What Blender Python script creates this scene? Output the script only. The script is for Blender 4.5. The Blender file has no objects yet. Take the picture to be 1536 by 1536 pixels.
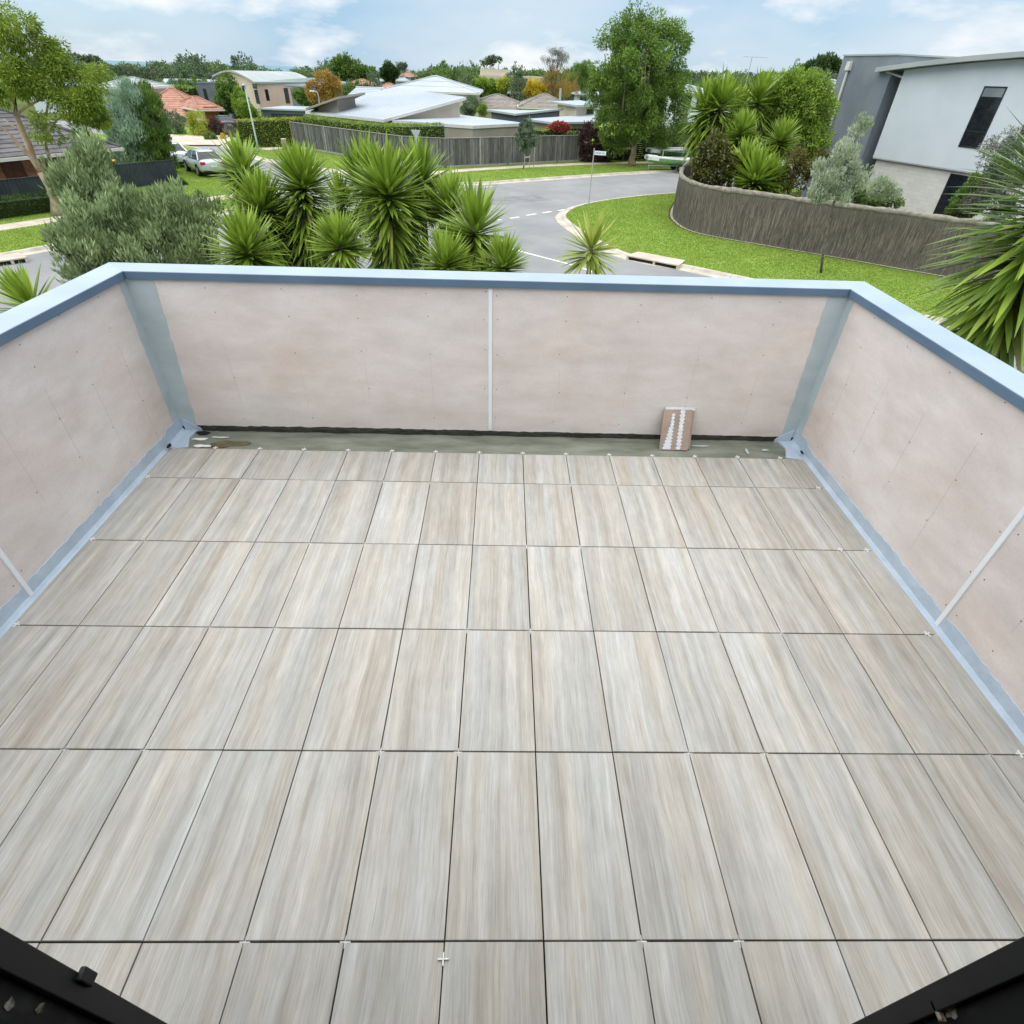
import bpy, bmesh, math, random
import numpy as np
from mathutils import Vector, Matrix
R = math.radians
random.seed(7)
# ------------------------------------------------------------------ camera
CAM = np.array([0.1472, -3.5234, 2.0794]); F = 829.0      # F in photo pixels (photo 1536 px wide)
YAW, PITCH, ROLL = 0.0288, 0.6706, 0.0334
_cy, _sy, _cp, _sp, _cr, _sr = math.cos(YAW), math.sin(YAW), math.cos(PITCH), math.sin(PITCH), math.cos(ROLL), math.sin(ROLL)
_f = np.array([_sy*_cp, _cy*_cp, -_sp]); _r0 = np.array([_cy, -_sy, 0]); _u0 = np.cross(_r0, _f)
_r = _cr*_r0 + _sr*_u0; _u = -_sr*_r0 + _cr*_u0
S = bpy.context.scene
COL = S.collection
cam_d = bpy.data.cameras.new('camera'); cam = bpy.data.objects.new('camera', cam_d); COL.objects.link(cam)
cam_d.sensor_width = 36; cam_d.lens = F/1536*36; cam_d.clip_start = 0.02; cam_d.clip_end = 60000
cam.matrix_world = Matrix(((_r[0], _u[0], -_f[0], CAM[0]), (_r[1], _u[1], -_f[1], CAM[1]), (_r[2], _u[2], -_f[2], CAM[2]), (0, 0, 0, 1)))
S.camera = cam
# ------------------------------------------------------------------ light
SUN_EL, SUN_DIR = 79.0, (-0.90, -0.30)
_n = math.hypot(*SUN_DIR)
sun_vec = Vector((SUN_DIR[0]/_n*math.cos(R(SUN_EL)), SUN_DIR[1]/_n*math.cos(R(SUN_EL)), math.sin(R(SUN_EL))))
W = bpy.data.worlds.new('World'); S.world = W; W.use_nodes = True
nt = W.node_tree; nt.nodes.clear()
def wn(t, **k):
    n = nt.nodes.new(t)
    for a, b in k.items(): setattr(n, a, b)
    return n
sky = wn('ShaderNodeTexSky', sky_type='NISHITA', sun_disc=False, sun_elevation=R(SUN_EL), sun_rotation=math.atan2(SUN_DIR[0], SUN_DIR[1]), altitude=20, air_density=1.0, dust_density=0.25, ozone_density=2.2)
tc = wn('ShaderNodeTexCoord')
mp = wn('ShaderNodeMapping'); mp.inputs['Scale'].default_value = (1, 1, 3.0); mp.inputs['Location'].default_value = (.35, .1, 1.3)
nz = wn('ShaderNodeTexNoise'); nz.inputs['Scale'].default_value = 5.2; nz.inputs['Detail'].default_value = 9; nz.inputs['Roughness'].default_value = 0.55
mp2 = wn('ShaderNodeMapping'); mp2.inputs['Scale'].default_value = (1, 1, 2.2); mp2.inputs['Location'].default_value = (3.1, 0.4, 0.2)
nz2 = wn('ShaderNodeTexNoise'); nz2.inputs['Scale'].default_value = 2.2; nz2.inputs['Detail'].default_value = 6
rp = wn('ShaderNodeValToRGB'); rp.color_ramp.elements[0].position = 0.50; rp.color_ramp.elements[1].position = 0.66
rp2 = wn('ShaderNodeValToRGB'); rp2.color_ramp.elements[0].position = 0.30; rp2.color_ramp.elements[1].position = 0.78
rp2.color_ramp.elements[0].color = (.55, .55, .55, 1); rp2.color_ramp.elements[1].color = (.95, .95, .95, 1)
veil = wn('ShaderNodeMixRGB'); veil.inputs[2].default_value = (1.95, 3.2, 4.6, 1)
clo = wn('ShaderNodeMixRGB'); clo.inputs[2].default_value = (5.9, 6.0, 6.1, 1)
bg = wn('ShaderNodeBackground'); bg.inputs['Strength'].default_value = 0.09
out = wn('ShaderNodeOutputWorld')
lk = nt.links.new
lk(tc.outputs['Generated'], mp.inputs[0]); lk(mp.outputs[0], nz.inputs['Vector']); lk(nz.outputs['Fac'], rp.inputs[0])
lk(tc.outputs['Generated'], mp2.inputs[0]); lk(mp2.outputs[0], nz2.inputs['Vector']); lk(nz2.outputs['Fac'], rp2.inputs[0])
lk(sky.outputs[0], veil.inputs[1]); lk(rp2.outputs[0], veil.inputs[0])
soft = wn('ShaderNodeMixRGB'); soft.inputs[2].default_value = (4.3, 4.85, 5.4, 1)
mp3 = wn('ShaderNodeMapping'); mp3.inputs['Scale'].default_value = (1, 1, 3.2); mp3.inputs['Location'].default_value = (1.7, 2.2, .45)
nz3 = wn('ShaderNodeTexNoise'); nz3.inputs['Scale'].default_value = 2.6; nz3.inputs['Detail'].default_value = 7
rp3 = wn('ShaderNodeValToRGB'); rp3.color_ramp.elements[0].position = .42; rp3.color_ramp.elements[1].position = .68; rp3.color_ramp.elements[1].color = (.85, .85, .85, 1)
lk(tc.outputs['Generated'], mp3.inputs[0]); lk(mp3.outputs[0], nz3.inputs['Vector']); lk(nz3.outputs['Fac'], rp3.inputs[0]); lk(rp3.outputs[0], soft.inputs[0]); lk(veil.outputs[0], soft.inputs[1])
lk(soft.outputs[0], clo.inputs[1]); lk(rp.outputs[0], clo.inputs[0])
lk(clo.outputs[0], bg.inputs[0]); lk(bg.outputs[0], out.inputs[0])
sun_d = bpy.data.lights.new('sun', 'SUN'); sun_d.energy = 2.4; sun_d.angle = R(115); sun_d.color = (1, .962, .905)
sun = bpy.data.objects.new('sun', sun_d); COL.objects.link(sun); sun.rotation_euler = sun_vec.to_track_quat('Z', 'Y').to_euler(); sun.location = (-30, -10, 60)
S.view_settings.view_transform = 'Standard'; S.view_settings.look = 'None'; S.view_settings.gamma = 1; S.view_settings.exposure = 0.94
S.view_settings.use_curve_mapping = False
S.cycles.max_bounces = 6; S.cycles.diffuse_bounces = 3; S.cycles.transparent_max_bounces = 4
# ------------------------------------------------------------------ pixel -> place helpers
G = -4.2                                   # street level (balcony floor is z = 0)
def ray(x, y): return (x-768)/F*_r - (y-768)/F*_u + _f
def atZ(x, y, z=G):
    d = ray(x, y); return CAM + (z-CAM[2])/d[2]*d
def atY(x, y, Y):
    d = ray(x, y); return CAM + (Y-CAM[1])/d[1]*d
def atT(x, y, t): return CAM + t*ray(x, y)
def pxm(P):                                # photo pixels per metre at P
    return F/float((np.asarray(P)-CAM)@_f)
# ------------------------------------------------------------------ materials
MATS = {}
def nodes(m):
    m.use_nodes = True; t = m.node_tree; t.nodes.clear(); return t
def mat(name, c1, c2=None, rough=.8, scale=(4, 4, 4), detail=5, bump=0, bscale=None, metal=0, spec=.3, coord='Object', ramp=(.35, .65), rnd=0, coat=0, nrough=.55, stripes=None, c3=None):
    """noise-mixed principled material; rnd = random tint per object / island"""
    if name in MATS: return MATS[name]
    m = bpy.data.materials.new(name); t = nodes(m); N = t.nodes.new; L = t.links.new
    b = N('ShaderNodeBsdfPrincipled'); o = N('ShaderNodeOutputMaterial'); L(b.outputs[0], o.inputs[0])
    b.inputs['Roughness'].default_value = rough; b.inputs['Metallic'].default_value = metal; b.inputs['Specular IOR Level'].default_value = spec
    b.inputs['Coat Weight'].default_value = coat
    tcn = N('ShaderNodeTexCoord'); mpn = N('ShaderNodeMapping'); mpn.inputs['Scale'].default_value = scale
    L(tcn.outputs[coord], mpn.inputs[0])
    if c2 is None: c2 = tuple(min(1, v*1.12) for v in c1); c1 = tuple(v*.9 for v in c1)
    nzn = N('ShaderNodeTexNoise'); nzn.inputs['Scale'].default_value = 1; nzn.inputs['Detail'].default_value = detail; nzn.inputs['Roughness'].default_value = nrough
    L(mpn.outputs[0], nzn.inputs['Vector'])
    rm = N('ShaderNodeValToRGB'); e = rm.color_ramp.elements; e[0].position, e[1].position = ramp; e[0].color = (*c1, 1); e[1].color = (*c2, 1)
    if c3: e2 = e.new((ramp[0]+ramp[1])/2); e2.color = (*c3, 1)
    L(nzn.outputs['Fac'], rm.inputs[0]); col = rm.outputs[0]
    if rnd:
        gi = N('ShaderNodeNewGeometry'); hs = N('ShaderNodeHueSaturation'); ma = N('ShaderNodeMapRange'); ma.inputs[3].default_value = 1-rnd; ma.inputs[4].default_value = 1+rnd
        L(gi.outputs['Random Per Island'], ma.inputs[0]); L(ma.outputs[0], hs.inputs['Value']); L(col, hs.inputs['Color']); col = hs.outputs[0]
    L(col, b.inputs['Base Color'])
    if bump:
        mb_ = N('ShaderNodeMapping'); mb_.inputs['Scale'].default_value = bscale or tuple(v*6 for v in scale); L(tcn.outputs[coord], mb_.inputs[0])
        n2 = N('ShaderNodeTexNoise'); n2.inputs['Scale'].default_value = 1; n2.inputs['Detail'].default_value = 4; L(mb_.outputs[0], n2.inputs['Vector'])
        bp = N('ShaderNodeBump'); bp.inputs['Strength'].default_value = bump; bp.inputs['Distance'].default_value = .02
        L(n2.outputs['Fac'], bp.inputs['Height']); L(bp.outputs[0], b.inputs['Normal'])
    MATS[name] = m; return m
def leafmat(name, dark, light, trans=.35, rough=.55, spec=.25):
    if name in MATS: return MATS[name]
    dark = tuple(v*1.28 for v in dark); light = tuple(min(.8, v*1.28) for v in light)
    m = bpy.data.materials.new(name); t = nodes(m); N = t.nodes.new; L = t.links.new
    at = N('ShaderNodeAttribute'); at.attribute_name = 'tint'
    gi = N('ShaderNodeNewGeometry'); mx = N('ShaderNodeMix'); mx.inputs[0].default_value = .4
    L(at.outputs['Fac'], mx.inputs[2]); L(gi.outputs['Random Per Island'], mx.inputs[3])
    rm = N('ShaderNodeValToRGB'); e = rm.color_ramp.elements; e[0].color = (*dark, 1); e[1].color = (*light, 1); e[0].position = .1; e[1].position = .9
    L(mx.outputs[0], rm.inputs[0])
    b = N('ShaderNodeBsdfPrincipled'); b.inputs['Roughness'].default_value = rough; b.inputs['Specular IOR Level'].default_value = spec
    tr = N('ShaderNodeBsdfTranslucent'); ms = N('ShaderNodeMixShader'); ms.inputs[0].default_value = trans
    o = N('ShaderNodeOutputMaterial')
    L(rm.outputs[0], b.inputs['Base Color']); L(rm.outputs[0], tr.inputs[0]); L(b.outputs[0], ms.inputs[1]); L(tr.outputs[0], ms.inputs[2]); L(ms.outputs[0], o.inputs[0])
    MATS[name] = m; return m
# ------------------------------------------------------------------ mesh helpers
class MB:
    def __init__(s): s.v = []; s.f = []
    def add(s, vs, fs):
        n = len(s.v); s.v += [tuple(map(float, p)) for p in vs]; s.f += [tuple(n+i for i in f) for f in fs]; return s
    def box(s, c, d, rz=0, taper=1):
        ca, sa = math.cos(rz), math.sin(rz); vs = []
        for z in (-.5, .5):
            k = taper if z > 0 else 1
            for x, y in ((-.5, -.5), (.5, -.5), (.5, .5), (-.5, .5)):
                X, Y = x*d[0]*k, y*d[1]*k
                vs.append((c[0]+X*ca-Y*sa, c[1]+X*sa+Y*ca, c[2]+z*d[2]))
        return s.add(vs, [(3, 2, 1, 0), (4, 5, 6, 7), (0, 1, 5, 4), (1, 2, 6, 5), (2, 3, 7, 6), (3, 0, 4, 7)])
    def prism(s, poly, z0, z1):
        """poly: xy list; z0/z1 numbers or per-vertex lists"""
        n = len(poly); a = z0 if hasattr(z0, '__len__') else [z0]*n; b = z1 if hasattr(z1, '__len__') else [z1]*n
        area = sum(poly[i][0]*poly[(i+1) % n][1]-poly[(i+1) % n][0]*poly[i][1] for i in range(n))
        if area < 0: poly = poly[::-1]; a = list(a)[::-1]; b = list(b)[::-1]
        vs = [(p[0], p[1], a[i]) for i, p in enumerate(poly)]+[(p[0], p[1], b[i]) for i, p in enumerate(poly)]
        return s.add(vs, [tuple(range(n))[::-1], tuple(range(n, 2*n))]+[(i, (i+1) % n, n+(i+1) % n, n+i) for i in range(n)])
    def tube(s, pts, rad, n=8, cap=True):
        pts = [np.array(p, float) for p in pts]; rad = rad if hasattr(rad, '__len__') else [rad]*len(pts); vs = []
        for i, p in enumerate(pts):
            d = pts[min(i+1, len(pts)-1)]-pts[max(i-1, 0)]; d = d/(np.linalg.norm(d)+1e-9)
            a = np.cross(d, (0, 0, 1) if abs(d[2]) < .95 else (1, 0, 0)); a /= np.linalg.norm(a); b = np.cross(d, a)
            for k in range(n):
                t = 2*math.pi*k/n; vs.append(p+rad[i]*(math.cos(t)*a+math.sin(t)*b))
        fs = [(i*n+k, i*n+(k+1) % n, (i+1)*n+(k+1) % n, (i+1)*n+k) for i in range(len(pts)-1) for k in range(n)]
        if cap: fs += [tuple(range(n))[::-1], tuple((len(pts)-1)*n+k for k in range(n))]
        return s.add(vs, fs)
    def loft(s, rings, cap=True):
        n = len(rings[0]); vs = [p for r_ in rings for p in r_]
        fs = [(i*n+k, i*n+(k+1) % n, (i+1)*n+(k+1) % n, (i+1)*n+k) for i in range(len(rings)-1) for k in range(n)]
        if cap: fs += [tuple(range(n))[::-1], tuple((len(rings)-1)*n+k for k in range(n))]
        return s.add(vs, fs)
    def rib(s, path, half, z0, z1, closed=False):
        """wall-like ribbon with thickness along an xy path; z0,z1 numbers or lists"""
        L_, R_ = offset(path, half), offset(path, -half); n = len(path)
        a = z0 if hasattr(z0, '__len__') else [z0]*n; b = z1 if hasattr(z1, '__len__') else [z1]*n
        rings = [[(L_[i][0], L_[i][1], a[i]), (R_[i][0], R_[i][1], a[i]), (R_[i][0], R_[i][1], b[i]), (L_[i][0], L_[i][1], b[i])] for i in range(n)]
        return s.loft(rings)
def offset(path, d):
    out_ = []
    P = [np.array(p[:2], float) for p in path]
    for i, p in enumerate(P):
        t = P[min(i+1, len(P)-1)]-P[max(i-1, 0)]; t /= np.linalg.norm(t)+1e-9
        out_.append((p[0]-t[1]*d, p[1]+t[0]*d))
    return out_
def smooth_path(path, n=8):
    P = [np.array(p[:2], float) for p in path]; P = [2*P[0]-P[1]]+P+[2*P[-1]-P[-2]]; o = []
    for i in range(1, len(P)-2):
        for k in range(n):
            t = k/n; a, b, c, d = P[i-1:i+3]
            o.append(tuple(.5*((2*b)+(c-a)*t+(2*a-5*b+4*c-d)*t*t+(3*b-a-3*c+d)*t**3)))
    o.append(tuple(P[-2])); return o
def resample(path, step):
    P = [np.array(p[:2], float) for p in path]; o = [tuple(P[0])]
    for a, b in zip(P, P[1:]):
        n = max(1, int(round(np.linalg.norm(b-a)/step)))
        o += [tuple(a+(b-a)*k/n) for k in range(1, n+1)]
    return o
def wloc(o):
    v = Vector((0, 0, 0))
    while o is not None: v += o.location; o = o.parent
    return v
def link(o, parent=None):
    COL.objects.link(o)
    if parent is not None: o.parent = parent
    return o
def build(name, mb, m, parent=None, local=False, smooth=False, bevel=0, origin=None):
    me = bpy.data.meshes.new(name)
    vs = mb.v
    loc = None
    if parent is not None and not local:
        w = wloc(parent); vs = [(x-w.x, y-w.y, z-w.z) for x, y, z in vs]
    elif parent is None and not local:
        if origin is None:
            a = np.array(vs); origin = ((a[:, 0].min()+a[:, 0].max())/2, (a[:, 1].min()+a[:, 1].max())/2, a[:, 2].min())
        loc = origin; vs = [(x-loc[0], y-loc[1], z-loc[2]) for x, y, z in vs]
    me.from_pydata(vs, [], mb.f); me.update()
    if smooth: me.polygons.foreach_set('use_smooth', [True]*len(me.polygons))
    me.materials.append(m)
    o = bpy.data.objects.new(name, me); link(o, parent)
    if loc is not None: o.location = loc
    if bevel:
        bv = o.modifiers.new('bevel', 'BEVEL'); bv.width = bevel; bv.segments = 2; bv.limit_method = 'ANGLE'; bv.angle_limit = R(40)
    return o
def tag(o, label=None, cat=None, group=None, kind=None):
    if label: o['label'] = label
    if cat: o['category'] = cat
    if group: o['group'] = group
    if kind: o['kind'] = kind
    return o
def thing(name, label, cat, loc=(0, 0, 0), group=None, rz=0):
    o = bpy.data.objects.new(name, None); o.empty_display_size = .2; COL.objects.link(o); o.location = tuple(map(float, loc)); o.rotation_euler = (0, 0, rz)
    return tag(o, label, cat, group)
def struct(name, mb, m, parent=None, **k):
    o = build(name, mb, m, parent, **k)
    if parent is None: o['kind'] = 'structure'
    return o
def copy_tree(o, parent=None):
    c = o.copy(); COL.objects.link(c); c.parent = parent
    for ch in list(o.children): copy_tree(ch, c)
    return c
# ------------------------------------------------------------------ foliage
def np_mesh(name, V, quads, m, tint=None, parent=None, smooth=False):
    me = bpy.data.meshes.new(name); nv, k = len(V), quads.shape[1]; nf = len(quads)
    me.vertices.add(nv); me.vertices.foreach_set('co', V.astype(np.float32).ravel())
    me.loops.add(nf*k); me.loops.foreach_set('vertex_index', quads.astype(np.int32).ravel())
    me.polygons.add(nf); me.polygons.foreach_set('loop_start', np.arange(0, nf*k, k, dtype=np.int32)); me.polygons.foreach_set('loop_total', np.full(nf, k, np.int32))
    if tint is not None:
        a = me.attributes.new('tint', 'FLOAT', 'POINT'); a.data.foreach_set('value', tint.astype(np.float32))
    me.update(calc_edges=True); me.materials.append(m)
    if smooth: me.polygons.foreach_set('use_smooth', [True]*nf)
    o = bpy.data.objects.new(name, me); link(o, parent); return o
def unit(v): return v/(np.linalg.norm(v, axis=-1, keepdims=True)+1e-9)
def leaf_geo(c, d, L, Wd, rng):
    n = len(c); s = unit(np.cross(d, rng.normal(size=(n, 3)))); nrm = np.cross(d, s)
    L = (L*rng.uniform(.7, 1.25, n))[:, None]; Wd = (Wd*rng.uniform(.7, 1.25, n))[:, None]
    V = np.stack([c, c+d*L*.45+s*Wd*.5+nrm*Wd*.15, c+d*L, c+d*L*.45-s*Wd*.5+nrm*Wd*.15], 1).reshape(-1, 3)
    return V, np.arange(4*n).reshape(-1, 4)
def crown_geo(blobs, nclump, per, cr, L, Wd, mode='out', seed=0, shell=.5, flat=1.0):
    """blobs [(centre, radii)] local; returns leaf quads clustered in clumps"""
    rng = np.random.default_rng(seed)
    w = np.array([r_[0]*r_[1]+r_[1]*r_[2]+r_[0]*r_[2] for _, r_ in blobs]); w = w/w.sum()
    bi = rng.choice(len(blobs), nclump, p=w); dirs = unit(rng.normal(size=(nclump, 3)))
    rad = rng.uniform(shell, 1, nclump)**.6
    cc = np.array([blobs[i][0] for i in bi], float)+dirs*rad[:, None]*np.array([blobs[i][1] for i in bi], float)
    ct = rng.uniform(0, 1, nclump); cs = cr*rng.uniform(.6, 1.3, nclump)
    idx = np.repeat(np.arange(nclump), per); n = len(idx)
    off = unit(rng.normal(size=(n, 3)))*(rng.uniform(.15, 1, n)**.5)[:, None]*cs[idx][:, None]; off[:, 2] *= flat
    c = cc[idx]+off; outd = unit(off+dirs[idx]*cr*.6)
    rv = rng.normal(size=(n, 3))
    if mode == 'out': d = unit(outd+rv*.6)
    elif mode == 'droop': d = unit(outd*.5+rv*.45+np.array([0, 0, -1.1]))
    elif mode == 'gum': d = unit(outd*.9+rv*.5+np.array([0, 0, -.55]))
    elif mode == 'up': d = unit(outd*.5+rv*.35+np.array([0, 0, 1.2]))
    else: d = unit(rv)
    V, q = leaf_geo(c, d, L, Wd, rng)
    return V, q, np.repeat(np.clip(ct[idx]*.75+rng.uniform(0, .25, n), 0, 1), 4), cc
def limbs(base, targets, r0, seed=0, fork=.45, bend=.3):
    """trunk from base, forking to targets (local coords)"""
    rng = np.random.default_rng(seed); mb = MB(); base = np.array(base, float); T = np.array(targets, float); mid = T.mean(0); top = base+(mid-base)*fork
    k = 6; pts = [base+(top-base)*i/k+np.array([*rng.normal(size=2)*.02*np.linalg.norm(top-base)*(i > 0), 0]) for i in range(k+1)]
    mb.tube(pts, [r0*(1.25 if i == 0 else 1-.45*i/k) for i in range(k+1)], 8)
    for t in T:
        st = pts[rng.integers(max(1, k-3), k+1)]; m1 = st+(t-st)*.5+rng.normal(size=3)*bend*np.linalg.norm(t-st)*.25
        mb.tube([st, (st+m1)/2, m1, (m1+t)/2, t], [r0*.45, r0*.38, r0*.3, r0*.2, r0*.08], 6)
    return mb
def tree(name, label, cat, base, blobs, m_leaf, m_bark, nclump=120, per=60, cr=.5, L=.2, Wd=.07, mode='out', seed=0, r0=.15, fork=.45, group=None, shell=.5, nlimb=9, flat=1.0, cname='crown'):
    base = np.array(base, float); t = thing(name, label, cat, base, group)
    bl = [(np.array(c, float)-base, r_) for c, r_ in blobs]
    V, q, ti, cc = crown_geo(bl, nclump, per, cr, L, Wd, mode, seed, shell, flat)
    np_mesh(cname, V, q, m_leaf, ti, t)
    rng = np.random.default_rng(seed+5)
    tg = cc[rng.choice(len(cc), min(nlimb, len(cc)), replace=False)]
    build('trunk', limbs((0, 0, 0), tg, r0, seed, fork), m_bark, t, local=True, smooth=True)
    return t
def blade_geo(specs, rng, nseg=4):
    """sword leaves: specs arrays base(n,3), az, el, L, W, bend"""
    base, az, el, L, Wd, bend = specs; n = len(az); V = []; 
    h = np.stack([np.cos(az), np.sin(az), np.zeros(n)], 1); s = np.stack([-np.sin(az), np.cos(az), np.zeros(n)], 1)
    p = base.copy(); e = el.copy(); prof = [.55, 1, .95, .62, .02] if nseg == 4 else [.6, 1, .7, .02]
    for k in range(nseg+1):
        d = h*np.cos(e)[:, None]+np.array([0, 0, 1.])*np.sin(e)[:, None]; up = np.cross(s, d)*-1
        w = (Wd*prof[k])[:, None]
        V += [p-s*w*.5-up*w*-.0, p+up*(-.16*w), p+s*w*.5]
        p = p+d*(L/nseg)[:, None]; e = e-bend/nseg
    V = np.stack(V, 1); m = V.shape[1]; q = []
    for k in range(nseg):
        for j in (0, 1): a = 3*k+j; q.append((a, a+1, a+4, a+3))
    q = np.array(q); Q = (q[None]+(np.arange(n)*m)[:, None, None]).reshape(-1, 4)
    return V.reshape(-1, 3), Q, m
def rosette(n, L, skirt, seed, lo=-55, frac=None):
    """leaves round the top of a stem; local origin = heart of the top fan. The fan points up and out, the skirt below layers out and down"""
    rng = np.random.default_rng(seed); nf = int(n*(frac if frac else (.62 if skirt < L*.6 else .42))); ns = n-nf
    tf = np.sort(rng.uniform(0, 1, nf)); ts = np.sort(rng.uniform(0, 1, ns))
    el = np.radians(np.concatenate([88-92*tf**.78, 4+(lo-4)*ts**.8]))+rng.normal(size=n)*.11
    z = np.concatenate([(.5-tf)*L*.30, -.12*L-ts*skirt]); az = rng.uniform(0, 2*math.pi, n)
    t = np.concatenate([tf*.5, .5+ts*.5])
    base = np.stack([np.cos(az)*.045, np.sin(az)*.045, z], 1)
    Ls = L*rng.uniform(.78, 1.08, n)*np.where(t < .05, .8, 1); Wd = np.full(n, .076*L/.75)*rng.uniform(.85, 1.15, n); bend = np.where(t > .5, .15+.25*rng.uniform(0, 1, n), .10*rng.uniform(-.5, 1.6, n))
    return (base, az, el, Ls, Wd, bend), t, rng
# ================================================================== SETTING
M_grass = mat('lawn_grass', (.14, .21, .03), (.24, .33, .06), rough=.95, scale=(.8, .8, .8), detail=12, bump=1.0, bscale=(14, 14, 14), nrough=.78, spec=.1)
M_land = mat('far_land', (.06, .10, .025), (.13, .15, .05), rough=1, scale=(.03, .03, .03), detail=6, spec=.05)
M_asph = mat('asphalt', (.225, .225, .225), (.295, .295, .29), rough=.9, scale=(.3, .3, .3), detail=12, bump=.25, bscale=(40, 40, 40), nrough=.68)
M_conc = mat('kerb_concrete', (.40, .36, .29), (.60, .55, .46), rough=.9, scale=(1.2, 1.2, 1.2), detail=8, bump=.2, nrough=.65)
M_path = mat('footpath_concrete', (.46, .38, .30), (.62, .54, .45), rough=.9, scale=(.8, .8, .8), detail=8, nrough=.6)
M_paint = mat('road_paint', (.62, .62, .60), (.82, .82, .8), rough=.7, scale=(6, 6, 6))
M_bed = mat('mulch', (.03, .022, .015), (.08, .055, .035), rough=1, scale=(8, 8, 8), bump=.6)
def ground_h(x, y):
    dx, dy = x-CAM[0], y-CAM[1]; d = math.hypot(dx, dy); az = math.degrees(math.atan2(dx, dy))
    h = G-.06
    if d > 120:
        s = min(1, max(0, (az-9)/12)); s = s*s*(3-2*s)
        k = min(d, 900)-120
        h += (1-s)*(-.019*k)+s*(.034*min(k, 260)-.02*max(0, k-330))
    return h
def ground_at(px, dist):
    d = ray(px, 110); d = d[:2]/np.linalg.norm(d[:2]); x, y = CAM[0]+d[0]*dist, CAM[1]+d[1]*dist
    return np.array([x, y, ground_h(x, y)])
mb = MB(); rad = [0, 8, 20, 40, 60, 80, 100, 120, 140, 170, 200, 240, 290, 340, 400, 480, 560, 660, 780, 900, 1000]; na = 96
mb.v.append((float(CAM[0]), float(CAM[1]), G-.06))
for r_ in rad[1:]:
    for k in range(na):
        a = 2*math.pi*k/na; x, y = CAM[0]+r_*math.sin(a), CAM[1]+r_*math.cos(a); mb.v.append((x, y, ground_h(x, y) if r_ < 1000 else -45))
for k in range(na): mb.f.append((0, 1+(k+1) % na, 1+k))
for i in range(len(rad)-2):
    for k in range(na): a, b = 1+i*na+k, 1+i*na+(k+1) % na; mb.f.append((a, b, b+na, a+na))
struct('ground', mb, M_land, smooth=True)
M_sea = mat('sea_water', (.06, .18, .21), (.10, .24, .27), rough=.35, scale=(.004, .02, .02), spec=.5)
mb = MB(); mb.prism([(-40000, 500), (40000, 500), (40000, 45000), (-40000, 45000)], -25, -24)
struct('sea', mb, M_sea)
# ---- road: one asphalt sheet; raised verges cut it to shape
struct('road', MB().prism([(-40, 8), (24, 6), (60, 60), (50, 72), (-60, 84), (-60, 60)], G-.05, G), M_asph)
def gz(*q): return tuple(atZ(*q)[:2])
kL = smooth_path([(-30, 9), (-24.5, 14.5), (-19.9, 20.1), (-17.6, 24.2), (-15.3, 28.2), (-14.6, 31.5), (-15.2, 36), (-17.6, 42), (-21.5, 49), (-27, 56.5), (-36, 64), (-50, 72)], 6)
kF = smooth_path([(62, 70), (30, 58.3), (14.6, 51.8), (7.9, 48.2), (2.3, 44.6), gz(700, 277), gz(640, 272), gz(528, 260), gz(476, 254), gz(430, 246), gz(390, 239), (-24.5, 57.5), (-31, 65), (-44, 75)], 6)
kR = smooth_path([(26, 5), (18.5, 12.2), (12.5, 17.2), (8.1, 20.9), (5.6, 22.8), (4.2, 26.6), (3.45, 29.9), (3.6, 32), (4.9, 34.7), (7.7, 37.4), (11.8, 40), (20, 43.8), (34, 50), (60, 62)], 6)
kH = smooth_path([(-40, 3), (-28, 5.5), (-16, 9), (-6, 13.0), (4, 12.0), (14, 8), (24, 1)], 6)
VZ = G+.11
def verge(name, kerb, tail, m=M_grass):
    struct(name, MB().prism([tuple(p) for p in offset(kerb, 0)]+tail, G-.05, VZ), m)
verge('lawn', offset(kL, .12), [(-80, 72), (-80, 9)])
verge('lawn', offset(kF, -.12), [(-44, 110), (62, 110)])
verge('lawn', offset(kR, -.12), [(60, 5)])
verge('garden_bed', offset(kH, -.12), [(24, -30), (-40, -30)], M_bed)
for p, sgn, wd in ((kL, 1, .46), (kF, -1, .46), (kR, -1, .46), (kH, -1, .4)):
    q = resample(p, 1.2)
    mb = MB(); A, B, Cc, D = offset(q, -sgn*.38), offset(q, -sgn*.06), offset(q, sgn*.02), offset(q, sgn*.20)
    kr = thing('kerb', None, None, (q[0][0], q[0][1], G)); kr['kind'] = 'structure'
    for i in range(0, len(q)-1, 2):
        js = [j for j in (i, i+1, i+2) if j < len(q)]
        rings = []
        for j in js:
            g = .006*(1 if j == js[0] else -1 if j == js[-1] else 0); tv = np.array(q[min(j+1, len(q)-1)])-np.array(q[max(j-1, 0)]); tv = tv/np.linalg.norm(tv)*g
            rings.append([(p_[0]+tv[0], p_[1]+tv[1], z) for p_, z in ((A[j], G-.06), (A[j], G+.006), (B[j], G+.03), (Cc[j], G+.128), (D[j], G+.128), (D[j], G-.06))])
        if sgn < 0: rings = [r_[::-1] for r_ in rings]
        build('kerb_segment', MB().loft(rings), M_conc, kr)
def in_poly(P, poly):
    x, y = P[:, 0], P[:, 1]; ins = np.zeros(len(P), bool); n = len(poly)
    for i in range(n):
        x0, y0 = poly[i]; x1, y1 = poly[(i+1) % n]
        c = ((y0 > y) != (y1 > y)) & (x < (x1-x0)*(y-y0)/((y1-y0) if y1 != y0 else 1e-9)+x0); ins ^= c
    return ins
M_blade = leafmat('grass_blade', (.165, .255, .038), (.25, .35, .065), trans=.5, rough=.7)
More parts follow.
